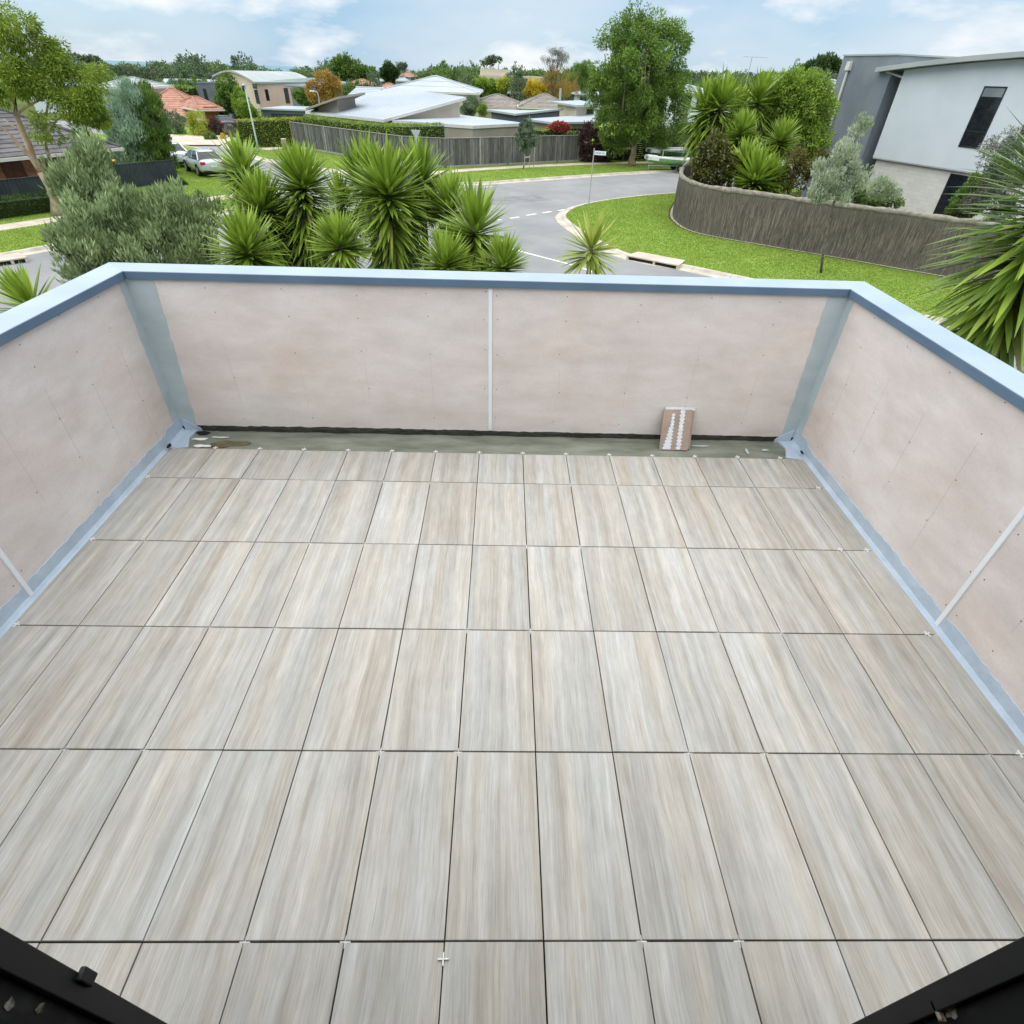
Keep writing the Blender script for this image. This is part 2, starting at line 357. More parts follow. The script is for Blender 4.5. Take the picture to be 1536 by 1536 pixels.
PATHS = [(smooth_path([(-30, 15.5), (-25, 21.5), (-22.6, 25.3), (-20.4, 28.8), (-17.7, 32.1), (-15.6, 34.6)], 5), .62), (smooth_path([gz(640, 263), gz(700, 257.5), gz(800, 251.5), gz(890, 247.5), gz(1000, 245), (24, 62.5)], 5), .6), ([gz(395, 226), gz(420, 223.5), gz(470, 224.5)], .8), ([gz(255, 214), gz(300, 212), gz(348, 208)], 2.6)]
def grass(label, poly, bb, n, seed, L=.05, Wd=.05):
    rng = np.random.default_rng(seed); P = np.column_stack([rng.uniform(bb[0], bb[1], n), rng.uniform(bb[2], bb[3], n)]); P = P[in_poly(P, poly)]
    for pth, hf in PATHS:
        S_ = np.array(resample(pth, .4)); keep = np.ones(len(P), bool)
        for k in range(0, len(S_), 1): keep &= ((P-S_[k])**2).sum(1) > (hf+.12)**2
        P = P[keep]
    c = np.column_stack([P, np.full(len(P), VZ-.012)]); d = unit(rng.normal(size=(len(P), 3))*.45+np.array([0, 0, 1.])); V, q = leaf_geo(c, d, L, Wd, rng)
    t = .5+.28*np.sin(P[:, 0]*.9+1.3*np.sin(P[:, 1]*.5))*np.sin(P[:, 1]*.7)+rng.normal(size=len(P))*.1
    o = np_mesh('grass', V-np.array([bb[0], bb[2], VZ]), q, M_blade, np.repeat(np.clip(t, 0, 1), 4)); o.location = (bb[0], bb[2], VZ); tag(o, label, 'grass', kind='stuff')
grass('short mown grass on the corner lawn before the brush fence', [tuple(p_) for p_ in offset(kR, -.16)]+[(60, 5)], (3, 26, 11, 42), 190000, 1)
grass('short mown grass on the far verge along the paling fence', [tuple(p_) for p_ in offset(kF, -.16)]+[(-44, 110), (62, 110)], (-26, 18, 41, 60), 110000, 2)
grass('short mown grass on the verge round the silver sedan', [tuple(p_) for p_ in offset(kL, .16)]+[(-80, 72), (-80, 9)], (-30, -14, 17, 48), 120000, 3)
for k, (poly) in enumerate(([(-3, 33), (3.2, 36.5), (2.2, 38.3), (-4, 34.8)], [(-9, 30), (-5.5, 31.2), (-6.2, 32.8), (-9.8, 31.6)])):
    struct('road_patch', MB().prism(poly, G-.02, G+.003), mat('asphalt_patch', (.19, .19, .19), (.25, .25, .25), rough=.9, scale=(1, 1, 1), detail=10, bump=.3))
# ---- footpaths (4 mm above the lawn), each slab is a piece
def footpath(pathpts, half, nm='footpath', step=1.5):
    q = resample(pathpts, step); root = thing(nm, None, None, (q[0][0], q[0][1], VZ)); root['kind'] = 'structure'
    A, B = offset(q, half), offset(q, -half)
    for i in range(len(q)-1):
        g = .012
        a0, a1, b0, b1 = [np.array(v) for v in (A[i], A[i+1], B[i], B[i+1])]; ta = (a1-a0)/np.linalg.norm(a1-a0)*g; tb = (b1-b0)/np.linalg.norm(b1-b0)*g
        build('slab', MB().prism([tuple(a0+ta), tuple(b0+tb), tuple(b1-tb), tuple(a1-ta)], VZ-.05, VZ+.006+.002*(i % 2)), M_path, root)
for pth, hf in PATHS[:3]: footpath(pth, hf)
mb = MB(); mb.prism([gz(255, 219), gz(330, 219.5), gz(352, 210), gz(345, 201), gz(260, 206)], VZ-.02, VZ+.008); struct('driveway', mb, M_path)
# ---- road markings
def strip(a, b, wd, nm='road_marking'):
    a, b = np.array(a), np.array(b); t = (b-a)/np.linalg.norm(b-a); n = np.array([-t[1], t[0]])*wd/2
    return MB().prism([tuple(a+n), tuple(a-n), tuple(b-n), tuple(b+n)], G-.02, G+.005)
for x0, y0, x1, y1 in ((765, 327.5, 779, 325.5), (789.5, 323, 804, 320.8), (814, 319.5, 827, 317.2), (837, 316, 850, 314), (740, 331, 752, 329.3), (715, 335, 728, 333)):
    struct('road_marking', strip(gz(x0, y0), gz(x1, y1), .17), M_paint)
for seg in ([(700, 352), (770, 374), (860, 398), (900, 412)], [(478, 271), (520, 279), (545, 284), (600, 296)]):
    pts = [gz(*q) for q in seg]; mb = MB(); mb.rib(smooth_path(pts, 4), .06, G-.02, G+.005); struct('road_marking', mb, M_paint)
for q in ((642, 282, 655, 280.5), (726, 280.5, 738, 280)):
    struct('road_marking', strip(gz(*q[:2]), gz(*q[2:]), .15), M_paint)
# ---- stormwater pit in the near kerb and one across the road
M_dark = mat('dark_void', (.008, .008, .008), (.014, .014, .014), rough=.9)
def pit(a, b, depth_dir, label):
    a, b = np.array(a), np.array(b); t = (b-a)/np.linalg.norm(b-a); n = np.array(depth_dir, float); n -= t*(n@t); n /= np.linalg.norm(n)
    o = thing('stormwater_pit', label, 'storm drain', (*((a+b)/2), G))
    a, b = a-n*.52, b-n*.52
    build('lid', MB().prism([tuple(a), tuple(b), tuple(b+n*.95-t*.1), tuple(a+n*.95+t*.1)], G+.13, G+.19), M_path, o, bevel=.015)
    build('throat', MB().prism([tuple(a+n*.03+t*.08), tuple(b+n*.03-t*.08), tuple(b+n*.3-t*.08), tuple(a+n*.3+t*.08)], G+.01, G+.13), M_dark, o)
    for k in (0.0, .54, 1.0):
        c = a+(b-a)*k+(t*.05 if k == 0 else -t*.05 if k == 1 else 0)+n*.16
        build('pier', MB().box((c[0], c[1], G+.065), (.1, .3, .125), math.atan2(n[1], n[0])+math.pi/2), M_conc, o)
pit(gz(947, 386), gz(1024, 401), (1, 1), 'concrete stormwater pit with a dark throat in the kerb of the corner lawn')
pit(gz(-12, 396), gz(40, 389), (-1, .8), 'concrete stormwater pit in the kerb opposite, beside the lone yucca')

# ================================================================== BALCONY
def tile_mat():
    m = bpy.data.materials.new('timber_look_tile'); t = nodes(m); N = t.nodes.new; L = t.links.new
    b = N('ShaderNodeBsdfPrincipled'); o = N('ShaderNodeOutputMaterial'); L(b.outputs[0], o.inputs[0]); b.inputs['Specular IOR Level'].default_value = .35
    tcn = N('ShaderNodeTexCoord'); oi = N('ShaderNodeObjectInfo'); sc = N('ShaderNodeVectorMath'); sc.operation = 'SCALE'; cx = N('ShaderNodeCombineXYZ')
    L(oi.outputs['Random'], cx.inputs[0]); L(oi.outputs['Random'], cx.inputs[1]); sc.inputs['Scale'].default_value = 137.0; L(cx.outputs[0], sc.inputs[0])
    ad = N('ShaderNodeVectorMath'); L(tcn.outputs['Object'], ad.inputs[0]); L(sc.outputs[0], ad.inputs[1])
    # gentle warp so that the grain wanders
    wz = N('ShaderNodeTexNoise'); wz.inputs['Scale'].default_value = 2.2; L(ad.outputs[0], wz.inputs['Vector'])
    wv = N('ShaderNodeVectorMath'); wv.operation = 'MULTIPLY'; wv.inputs[1].default_value = (.035, 0, 0); L(wz.outputs['Color'], wv.inputs[0])
    ad2 = N('ShaderNodeVectorMath'); L(ad.outputs[0], ad2.inputs[0]); L(wv.outputs[0], ad2.inputs[1])
    def noise(scale, det, ro=.55):
        mp_ = N('ShaderNodeMapping'); mp_.inputs['Scale'].default_value = scale; L(ad2.outputs[0], mp_.inputs[0])
        z = N('ShaderNodeTexNoise'); z.inputs['Scale'].default_value = 1; z.inputs['Detail'].default_value = det; z.inputs['Roughness'].default_value = ro; L(mp_.outputs[0], z.inputs['Vector']); return z.outputs['Fac']
    big = noise((19, .62, 1), 4, .6); fine = noise((110, 3.0, 1), 7, .75); fib = noise((270, 9, 1), 3, .6); hue = noise((9, .7, 1), 2); mott = noise((14, 7, 1), 6, .65)
    r1 = N('ShaderNodeValToRGB'); e = r1.color_ramp.elements; e[0].position = .30; e[0].color = (.33, .305, .263, 1); e[1].position = .70; e[1].color = (.512, .50, .468, 1); k = e.new(.5); k.color = (.425, .408, .370, 1)
    L(big, r1.inputs[0])
    r2 = N('ShaderNodeValToRGB'); e = r2.color_ramp.elements; e[0].position = .35; e[0].color = (.86, .845, .825, 1); e[1].position = .6; e[1].color = (1.05, 1.05, 1.05, 1); L(fine, r2.inputs[0])
    r3 = N('ShaderNodeValToRGB'); e = r3.color_ramp.elements; e[0].position = .36; e[0].color = (1.025, .985, .94, 1); e[1].position = .62; e[1].color = (.97, 1.0, 1.035, 1); L(hue, r3.inputs[0])
    r4 = N('ShaderNodeValToRGB'); e = r4.color_ramp.elements; e[0].position = .3; e[0].color = (.9, .9, .9, 1); e[1].position = .7; e[1].color = (1.07, 1.07, 1.07, 1); L(mott, r4.inputs[0])
    r5 = N('ShaderNodeValToRGB'); e = r5.color_ramp.elements; e[0].position = .36; e[0].color = (.90, .89, .88, 1); e[1].position = .58; e[1].color = (1.04, 1.04, 1.04, 1); L(fib, r5.inputs[0])
    rv_ = N('ShaderNodeMapRange'); rv_.inputs[3].default_value = .94; rv_.inputs[4].default_value = 1.07; L(oi.outputs['Random'], rv_.inputs[0])
    c = r1.outputs[0]
    for r_ in (r2, r3, r4, r5, rv_):
        mm = N('ShaderNodeMixRGB'); mm.blend_type = 'MULTIPLY'; mm.inputs[0].default_value = 1; L(c, mm.inputs[1]); L(r_.outputs[0], mm.inputs[2]); c = mm.outputs[0]
    L(c, b.inputs['Base Color'])
    rr = N('ShaderNodeMapRange'); rr.inputs[3].default_value = .42; rr.inputs[4].default_value = .62; L(mott, rr.inputs[0]); L(rr.outputs[0], b.inputs['Roughness'])
    bp = N('ShaderNodeBump'); bp.inputs['Strength'].default_value = .18; bp.inputs['Distance'].default_value = .004; L(fine, bp.inputs['Height']); L(bp.outputs[0], b.inputs['Normal'])
    return m
M_tile = tile_mat()
M_spacer = mat('white_plastic', (.78, .78, .76), (.86, .86, .85), rough=.4)
def board_mat():
    m = bpy.data.materials.new('fibre_cement_sheet'); t = nodes(m); N = t.nodes.new; L = t.links.new
    b = N('ShaderNodeBsdfPrincipled'); o = N('ShaderNodeOutputMaterial'); L(b.outputs[0], o.inputs[0]); b.inputs['Roughness'].default_value = .85; b.inputs['Specular IOR Level'].default_value = .2
    tcn = N('ShaderNodeTexCoord')
    def noise(s, det, ro, off=0):
        mp_ = N('ShaderNodeMapping'); mp_.inputs['Scale'].default_value = s; mp_.inputs['Location'].default_value = (off, off, off); L(tcn.outputs['Object'], mp_.inputs[0])
        z = N('ShaderNodeTexNoise'); z.inputs['Scale'].default_value = 1; z.inputs['Detail'].default_value = det; z.inputs['Roughness'].default_value = ro; L(mp_.outputs[0], z.inputs['Vector']); return z.outputs['Fac']
    n1 = noise((1.6, 1.6, 2.6), 4, .55); n2 = noise((3, 3, 8), 6, .62, 7); n3 = noise((60, 60, 60), 4, .7, 2); n4 = noise((1.2, 1.2, 1.6), 3, .5, 11)
    r1 = N('ShaderNodeValToRGB'); e = r1.color_ramp.elements; e[0].position = .34; e[0].color = (.625, .555, .52, 1); e[1].position = .66; e[1].color = (.685, .64, .61, 1); L(n1, r1.inputs[0])
    r2 = N('ShaderNodeValToRGB'); e = r2.color_ramp.elements; e[0].position = .33; e[0].color = (.92, .915, .905, 1); e[1].position = .68; e[1].color = (1.09, 1.095, 1.105, 1); L(n2, r2.inputs[0])
    r3 = N('ShaderNodeValToRGB'); e = r3.color_ramp.elements; e[0].position = .3; e[0].color = (.95, .95, .95, 1); e[1].position = .7; e[1].color = (1.04, 1.04, 1.04, 1); L(n3, r3.inputs[0])
    r4 = N('ShaderNodeValToRGB'); e = r4.color_ramp.elements; e[0].position = .50; e[0].color = (1, 1, 1, 1); e[1].position = .70; e[1].color = (1.0, .955, .91, 1); L(n4, r4.inputs[0])
    c = r1.outputs[0]
    for r_ in (r2, r3, r4):
        mm = N('ShaderNodeMixRGB'); mm.blend_type = 'MULTIPLY'; mm.inputs[0].default_value = 1; L(c, mm.inputs[1]); L(r_.outputs[0], mm.inputs[2]); c = mm.outputs[0]
    L(c, b.inputs['Base Color'])
    bp = N('ShaderNodeBump'); bp.inputs['Strength'].default_value = .12; bp.inputs['Distance'].default_value = .003; L(n3, bp.inputs['Height']); L(bp.outputs[0], b.inputs['Normal'])
    return m
M_board = board_mat()
M_cap = mat('blue_steel_lit_top', (.345, .42, .495), (.405, .48, .555), rough=.38, scale=(3, 3, 3), spec=.5)  # same blue steel as the fascia; sky light on top painted in as paler colour
M_fasc = mat('blue_steel_shaded_face', (.085, .145, .215), (.11, .175, .25), rough=.45, scale=(3, 3, 3), spec=.4)  # same blue steel as the top; shade on the face painted in as darker colour
M_flash = mat('blue_grey_flashing', (.39, .455, .475), (.46, .53, .55), rough=.6, scale=(4, 4, 8), detail=6)
M_memb = mat('pale_blue_membrane', (.40, .48, .56), (.49, .57, .66), rough=.55, scale=(6, 6, 6), detail=7, bump=.25, bscale=(30, 30, 30))
M_screed = mat('grey_green_membrane', (.125, .135, .10), (.25, .265, .215), rough=.32, scale=(2.2, 9, 4), detail=7, bump=.12, bscale=(14, 30, 14), spec=.45, nrough=.6)
M_pvc = mat('white_pvc', (.74, .76, .78), (.80, .82, .84), rough=.35)
M_black = mat('black_powdercoat', (.006, .007, .007), (.012, .014, .014), rough=.5)
M_base = mat('dark_substrate', (.02, .016, .013), (.04, .032, .026), rough=.95)
XL, XR, YB = -2.15, 2.31, 0.0; YH = -3.24
PITX, PITY = .303, .603
# slab under everything
struct('balcony_slab', MB().prism([(XL-.14, YH-.3), (XR+.14, YH-.3), (XR+.14, YB+.16), (XL-.14, YB+.16)], -.30, -.028), M_base)
flo = thing('balcony_floor', None, None, (0, 0, 0)); flo['kind'] = 'structure'
xs = [(-2.121-.012, -1.818)]+[(c*PITX, (c+1)*PITX) for c in range(-6, 7)]+[(2.121, 2.287)]
ys = [(-.250, -.603)]+[(-r_*PITY, -(r_+1)*PITY) for r_ in range(1, 5)]+[(-3.015, YH+.004)]
tmesh = {}
GX, GY = .0042, .0054
for ix, (x0, x1) in enumerate(xs):
    for iy, (y0, y1) in enumerate(ys):
        w = round(x1-x0-GX, 4); l = round(abs(y1-y0)-GY, 4)
        if (w, l) not in tmesh:
            me = bpy.data.meshes.new('tile'); bm = bmesh.new(); bmesh.ops.create_cube(bm, size=1)
            for v in bm.verts: v.co = (v.co.x*w, v.co.y*l, v.co.z*.018-.009)
            bmesh.ops.bevel(bm, geom=[e for e in bm.edges if all(v.co.z > -.005 for v in e.verts)], offset=.0012, segments=1, affect='EDGES')
            bm.to_mesh(me); bm.free(); me.materials.append(M_tile); tmesh[(w, l)] = me
        o = bpy.data.objects.new('tile', tmesh[(w, l)]); link(o, flo)
        o.location = ((x0+x1)/2+random.uniform(-.0006, .0006), (y0+y1)/2+random.uniform(-.0006, .0006), random.uniform(-.0012, .0006)); o.rotation_euler = (0, 0, 0 if (ix+iy) % 2 else math.pi)
# wet membrane channel between the tiles and the back wall
mb = MB(); nx, ny = 90, 8; rng = np.random.default_rng(4)
for j in range(ny+1):
    for i in range(nx+1):
        x = XL+.02+(XR-XL-.04)*i/nx; y = -.262+(.262+.03)*j/ny
        mb.v.append((x, y, -.012+.003*math.sin(i*.7+j)+rng.normal()*.0012))
for j in range(ny):
    for i in range(nx): a = j*(nx+1)+i; mb.f.append((a, a+1, a+nx+2, a+nx+1))
struct('drain_channel', mb, M_screed, smooth=True)
def blob_sheet(cx, cy, rx, ry, z, seed, n=26):
    rg = np.random.default_rng(seed); ph = rg.uniform(0, 6, 4); pts = []
    for k in range(n):
        a = 2*math.pi*k/n; q = 1+.22*math.sin(2*a+ph[0])+.16*math.sin(3*a+ph[1])+.1*math.sin(5*a+ph[2])
        pts.append((cx+rx*q*math.cos(a), cy+ry*q*math.sin(a)))
    return MB().prism(pts, z-.004, z)
M_pud = mat('brown_puddle', (.075, .062, .03), (.14, .12, .06), rough=.06, scale=(14, 20, 10), spec=.6)
tag(build('puddle', blob_sheet(-1.76, -.175, .12, .045, -.006, 3), M_pud), 'shiny brown puddle on the grey drain channel at the left corner', 'puddle')
for cx, cy, rx, ry, s in ((-1.93, -.21, .05, .018, 2), (-1.98, -.12, .06, .012, 5), (-1.85, -.09, .05, .006, 8)):
    tag(build('sealant_smear', blob_sheet(cx, cy, rx, ry, -.004, s), M_spacer), 'white sealant smear on the wet channel in the left corner', 'sealant', 'sealant smears in the channel corner')
for cx, cy, rx, ry, s in ((1.60, -.09, .05, .009, 12), (1.92, -.15, .012, .03, 13), (2.06, -.13, .03, .01, 14)):
    tag(build('sealant_smear', blob_sheet(cx, cy, rx, ry, -.004, s), M_flash), 'pale dried smear on the channel beside the leaning tile offcuts', 'sealant', 'dried smears by the right corner')
# ---- parapet walls
def wob(n, amp, seed):
    rg = np.random.default_rng(seed); v = np.cumsum(rg.normal(size=n))*.35+rg.normal(size=n); v -= np.linspace(v[0], v[-1], n); return v/np.abs(v).max()*amp
def sheet_panel(axis, a0, a1, face, z0s, z1, th, sgn):
    """fibre cement sheet standing on the wall; ragged lower edge; axis 'x' (back wall) or 'y' (side walls)"""
    n = len(z0s); mb = MB()
    rings = []
    for i in range(n):
        t = a0+(a1-a0)*i/(n-1); A, B = face, face+sgn*th
        if axis == 'x': rings.append([(t, A, z0s[i]), (t, B, z0s[i]), (t, B, z1), (t, A, z1)])
        else: rings.append([(A, t, z0s[i]), (B, t, z0s[i]), (B, t, z1), (A, t, z1)])
    mb.loft(rings); return mb
CAPZ0, CAPZ1 = 1.047, 1.094
M_core = mat('wall_frame', (.10, .10, .09), (.16, .15, .14), rough=.9)
M_out = mat('outer_render', (.24, .25, .26), (.30, .31, .32), rough=.9)
M_screw = mat('screw_head', (.10, .09, .09), (.16, .15, .14), rough=.4, metal=.6)
M_pencil = mat('pencil_line', (.49, .44, .415), (.55, .50, .475), rough=.9)
def wall(label, axis, face, sgn, a0, a1, joints, seed):
    """face = inner plane coordinate, sgn = outward direction"""
    loc = ((a0+a1)/2, face, 0) if axis == 'x' else (face, (a0+a1)/2, 0)
    w = thing('parapet_wall', label, 'parapet wall', loc)
    def bx(t0, t1, f0, f1, z0, z1, nm, m, parent=w, bevel=0):
        mb = MB()
        if axis == 'x': mb.prism([(t0, f0), (t1, f0), (t1, f1), (t0, f1)], z0, z1)
        else: mb.prism([(f0, t0), (f0, t1), (f1, t1), (f1, t0)], z0, z1)
        return build(nm, mb, m, parent, bevel=bevel)
    s = sgn
    bx(a0, a1, face+s*.045, face+s*.12, -.3, CAPZ0-.002, 'frame', M_core)
    bx(a0-(.12 if axis == 'x' else 0), a1+.12, face+s*.121, face+s*.14, -4.3, CAPZ0-.002, 'outer_skin', M_out)
    rg = np.random.default_rng(seed); zb = .036 if axis == 'x' else .02
    edges = [a0]+joints+[a1]
    for i in range(len(edges)-1):
        e0, e1 = edges[i]+.004, edges[i+1]-.004; n = int((e1-e0)/.03)+2
        lo = zb+(wob(n, .008, seed+i) if axis == 'x' else np.zeros(n)); sheet = build('cement_sheet', sheet_panel(axis, e0, e1, face, lo, CAPZ0+.01, .016, s), M_board, w)
        # screws and faint stud pencil lines on the sheet
        mbs = MB(); mbp = MB(); k = e0+.03; cols = [e0+.035]+[e0+(e1-e0)*q for q in (.21, .42, .62, .82)]+[e1-.035]
        for ci, c in enumerate(cols):
            for z in (.13, .37, .62, .84, 1.0):
                if rg.random() < .2: continue
                cc, zz = c+rg.normal()*.008, z+rg.normal()*.02
                p = np.array((cc, face-s*.0006, zz)) if axis == 'x' else np.array((face-s*.0006, cc, zz)); q = p+(np.array((0, s*.004, 0)) if axis == 'x' else np.array((s*.004, 0, 0)))
                mbs.tube([p, q], .0036, 8)
            if 0 < ci < 5:
                z0, z1 = rg.uniform(.15, .35), rg.uniform(.5, .85)
                if axis == 'x': mbp.prism([(c, face-.0005*s), (c+.0018, face-.0005*s), (c+.0018, face+.002*s), (c, face+.002*s)], z0, z1)
                else: mbp.prism([(face-.0005*s, c), (face-.0005*s, c+.0018), (face+.002*s, c+.0018), (face+.002*s, c)], z0, z1)
        tag(build('screw_heads', mbs, M_screw, w), kind='stuff'); tag(build('pencil_lines', mbp, M_pencil, w), kind='stuff')
    for j in joints:
        bx(j-.0125, j+.0125, face-s*.008, face+s*.004, .005 if axis == 'y' else .042, CAPZ0-.004, 'joint_strip', M_pvc, bevel=.003)
    return w, bx
wb, bxb = wall('rear parapet wall of pinkish cement sheet facing the doorway, dark wet gap at its foot', 'x', YB, 1, XL+.012, XR-.012, [.07], 21)
wl, bxl = wall('side parapet wall of mottled beige sheet beside the shadowed tiles, olive shrub above it', 'y', XL, -1, YH-.05, YB-.001, [-1.63], 31)
wr, bxr = wall('pale pinkish side parapet wall with the large yucca leaning over it', 'y', XR, 1, YH-.05, YB-.001, [-1.755], 41)
# capping: folded steel with a drip edge, mitred at the corners
ci, co_ = .022, .155
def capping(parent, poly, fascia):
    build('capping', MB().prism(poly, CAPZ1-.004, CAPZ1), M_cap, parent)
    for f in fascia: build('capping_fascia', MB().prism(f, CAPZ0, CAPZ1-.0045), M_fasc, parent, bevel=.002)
il, ir, ib = XL+ci, XR-ci, YB-ci; ol, or_, ob = XL-co_, XR+co_, YB+co_
g_ = .0008
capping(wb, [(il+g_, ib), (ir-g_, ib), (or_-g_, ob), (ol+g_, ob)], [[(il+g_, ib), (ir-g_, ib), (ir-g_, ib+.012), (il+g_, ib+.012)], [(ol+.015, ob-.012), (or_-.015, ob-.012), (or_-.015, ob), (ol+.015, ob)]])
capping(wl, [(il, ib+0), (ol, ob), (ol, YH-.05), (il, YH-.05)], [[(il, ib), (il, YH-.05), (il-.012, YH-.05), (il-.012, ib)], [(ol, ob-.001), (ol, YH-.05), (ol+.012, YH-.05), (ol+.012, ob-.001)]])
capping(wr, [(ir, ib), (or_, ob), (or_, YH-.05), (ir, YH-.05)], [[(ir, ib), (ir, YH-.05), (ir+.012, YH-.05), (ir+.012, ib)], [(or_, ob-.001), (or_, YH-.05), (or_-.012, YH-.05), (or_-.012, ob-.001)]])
# corner flashings (ragged hand-applied edges)
def flash(parent, axis, face, sgn, e_fix, width, seed, z0=.0, z1=CAPZ0-.003, wide=1.35):
    n = 26; wv = wob(n, .007, seed); mb = MB(); rings = []
    for i in range(n):
        z = z0+(z1-z0)*i/(n-1); e1 = e_fix+width*(1+(wide-1)*(i/(n-1)))+wv[i]*(1 if width > 0 else -1)
        A, B = face-sgn*.003, face+sgn*.001
        rings.append([(e_fix, A, z), (e1, A, z), (e1, B, z), (e_fix, B, z)] if axis == 'x' else [(A, e_fix, z), (A, e1, z), (B, e1, z), (B, e_fix, z)])
    mb.loft(rings); return build('corner_flashing', mb, M_flash, parent)
flash(wb, 'x', YB, 1, XL-.002, .112, 51, .03, wide=1.55); flash(wb, 'x', YB, 1, XR+.002, -.097, 52, .03, wide=1.35)
flash(wl, 'y', XL, -1, YB+.001, -.085, 53, .09, wide=.8); flash(wr, 'y', XR, 1, YB+.001, -.085, 54, .09, wide=.85)
# pale blue membrane upturn along the side walls and into the corners, ragged top
def upturn(parent, face, sgn, y0, y1, h, seed, xf):
    n = 120; wv = wob(n, .016, seed); mb = MB(); rings = []
    for i in range(n):
        y = y0+(y1-y0)*i/(n-1); z = h+wv[i]+(.02 if i < 8 else 0); A, B = face-sgn*.0045, face+sgn*.002
        rings.append([(xf, y, -.02), (xf, y, -.004), (A-sgn*.010, y, .002), (A, y, .016), (A, y, z), (B, y, z), (B, y, -.02)])
    mb.loft(rings); return build('membrane_upturn', mb, M_memb, parent, smooth=False)
upturn(wl, XL, -1, -.004, YH-.02, .082, 61, XL+.045); upturn(wr, XR, 1, -.004, YH-.02, .085, 62, XR-.045)
for (px_, s) in ((XL+.02, 1), (XR-.02, -1)):
    mb = MB(); n = 10; wv = wob(n, .006, 66); rings = []
    for i in range(n):
        x = px_+s*.115*i/(n-1); h = .085*(1-i/(n-1))**.7+.006+wv[i]
        rings.append([(x, -.0075, -.015), (x, -.0075, h), (x, .003, h), (x, .003, -.015)])
    mb.loft(rings); build('membrane_corner', mb, M_memb, wb)
    build('membrane_fold', MB().prism([(px_-s*.01, -.26), (px_+s*.12, -.235), (px_+s*.07, -.10), (px_+s*.085, -.008), (px_-s*.01, -.008)], -.016, -.002), M_memb, wb)
# dark wet gap below the rear sheets
M_wet = mat('wet_dark_mortar', (.015, .016, .012), (.055, .055, .042), rough=.25, scale=(10, 10, 40), bump=.5, spec=.5)
n = 120; wv = wob(n, .006, 71); rings = []
for i in range(n):
    x = XL+.13+(XR-XL-.26)*i/(n-1); rings.append([(x, .006, -.015), (x, .004, .024+wv[i]), (x, .017, .060), (x, .04, .060), (x, .04, -.015)])
build('wet_gap', MB().loft(rings), M_wet, wb)
# tile spacers
def spacer_mesh():
    bm = bmesh.new()
    for sx, sy in ((.032, .0034), (.0034, .032)):
        g = bmesh.ops.create_cube(bm, size=1)
        for v in g['verts']: v.co = (v.co.x*sx, v.co.y*sy, v.co.z*.008)
    for sx in (-1, 1):
        pass
    me = bpy.data.meshes.new('tile_spacer'); bm.to_mesh(me); bm.free(); me.materials.append(M_spacer); return me
sp_me = spacer_mesh()
def spacer(x, y, z, rz, label, group, tilt=0):
    o = bpy.data.objects.new('tile_spacer', sp_me); link(o); o.location = (x, y, z); o.rotation_euler = (tilt, 0, rz); tag(o, label, 'tile spacer', group)
for c in range(-6, 8): spacer(c*PITX, -.25+.004, .0035, random.uniform(-.25, .25), 'white cross spacer standing at the tile joint along the drain channel', 'spacers along the rear tile edge')
for r_ in (1, 2, 3, 4): spacer(2.287-.06+random.uniform(-.02, .02), -r_*PITY, .0035, random.uniform(-.2, .5), 'white cross spacer in the cross joint beside the pale right wall', 'spacers beside the right wall')
spacer(2.121-.03, -2*PITY, .0035, .3, 'white cross spacer one tile strip in from the pale right wall', 'spacers beside the right wall strip')
for r_ in (1, 2, 3): spacer(-2.10, -r_*PITY, .0035, random.uniform(-.3, .3), 'white cross spacer in the cross joint beside the blue upturn of the beige wall', 'spacers beside the left wall')
spacer(.0, -3.06, .0035, .02, 'white spacer lying across the tile joint just outside the doorway', None)
for c in range(-6, 8):
    for r_ in range(1, 6):
        if (c*7+r_*3) % 4 < 2: spacer(c*PITX+random.uniform(-.0005, .0005), -r_*PITY, -.0105, 0, 'white cross spacer sunk in a tile crossing', 'spacers sunk in the tile crossings')
# ---- tile offcuts leaning on the rear wall
M_brown = mat('brown_tile_back', (.30, .225, .175), (.38, .295, .235), rough=.85, scale=(9, 9, 9), detail=6)
M_adh = mat('white_adhesive', (.62, .66, .70), (.76, .79, .82), rough=.8, scale=(40, 40, 40), bump=.5)
t = thing('tile_offcuts', 'leaning brown tile offcuts with two white combed adhesive bands, against the rear wall', 'tile offcuts', (1.39, -.13, -.01))
def lean(y0, w, h, x0, dz, th, nm, m, tilt):
    ca, sa = math.cos(tilt), math.sin(tilt); mb = MB()
    def P(u, v, k): return (x0+u+v*.055, y0+v*sa+k*ca, dz+v*ca-k*sa)
    vs = [P(0, 0, 0), P(w, 0, 0), P(w, 0, th), P(0, 0, th), P(0, h, 0), P(w, h, 0), P(w, h, th), P(0, h, th)]
    mb.add(vs, [(0, 1, 5, 4), (2, 3, 7, 6), (1, 2, 6, 5), (3, 0, 4, 7), (4, 5, 6, 7), (3, 2, 1, 0)]); return build(nm, mb, m, t), P
o1, P1 = lean(-.155, .205, .285, 1.283, -.004, .011, 'offcut', M_brown, R(27))
o2, P2 = lean(-.135, .212, .292, 1.296, -.004, .010, 'offcut', M_brown, R(26.5))
o3, P3 = lean(-.117, .208, .300, 1.302, -.004, .010, 'offcut', M_tile, R(26))
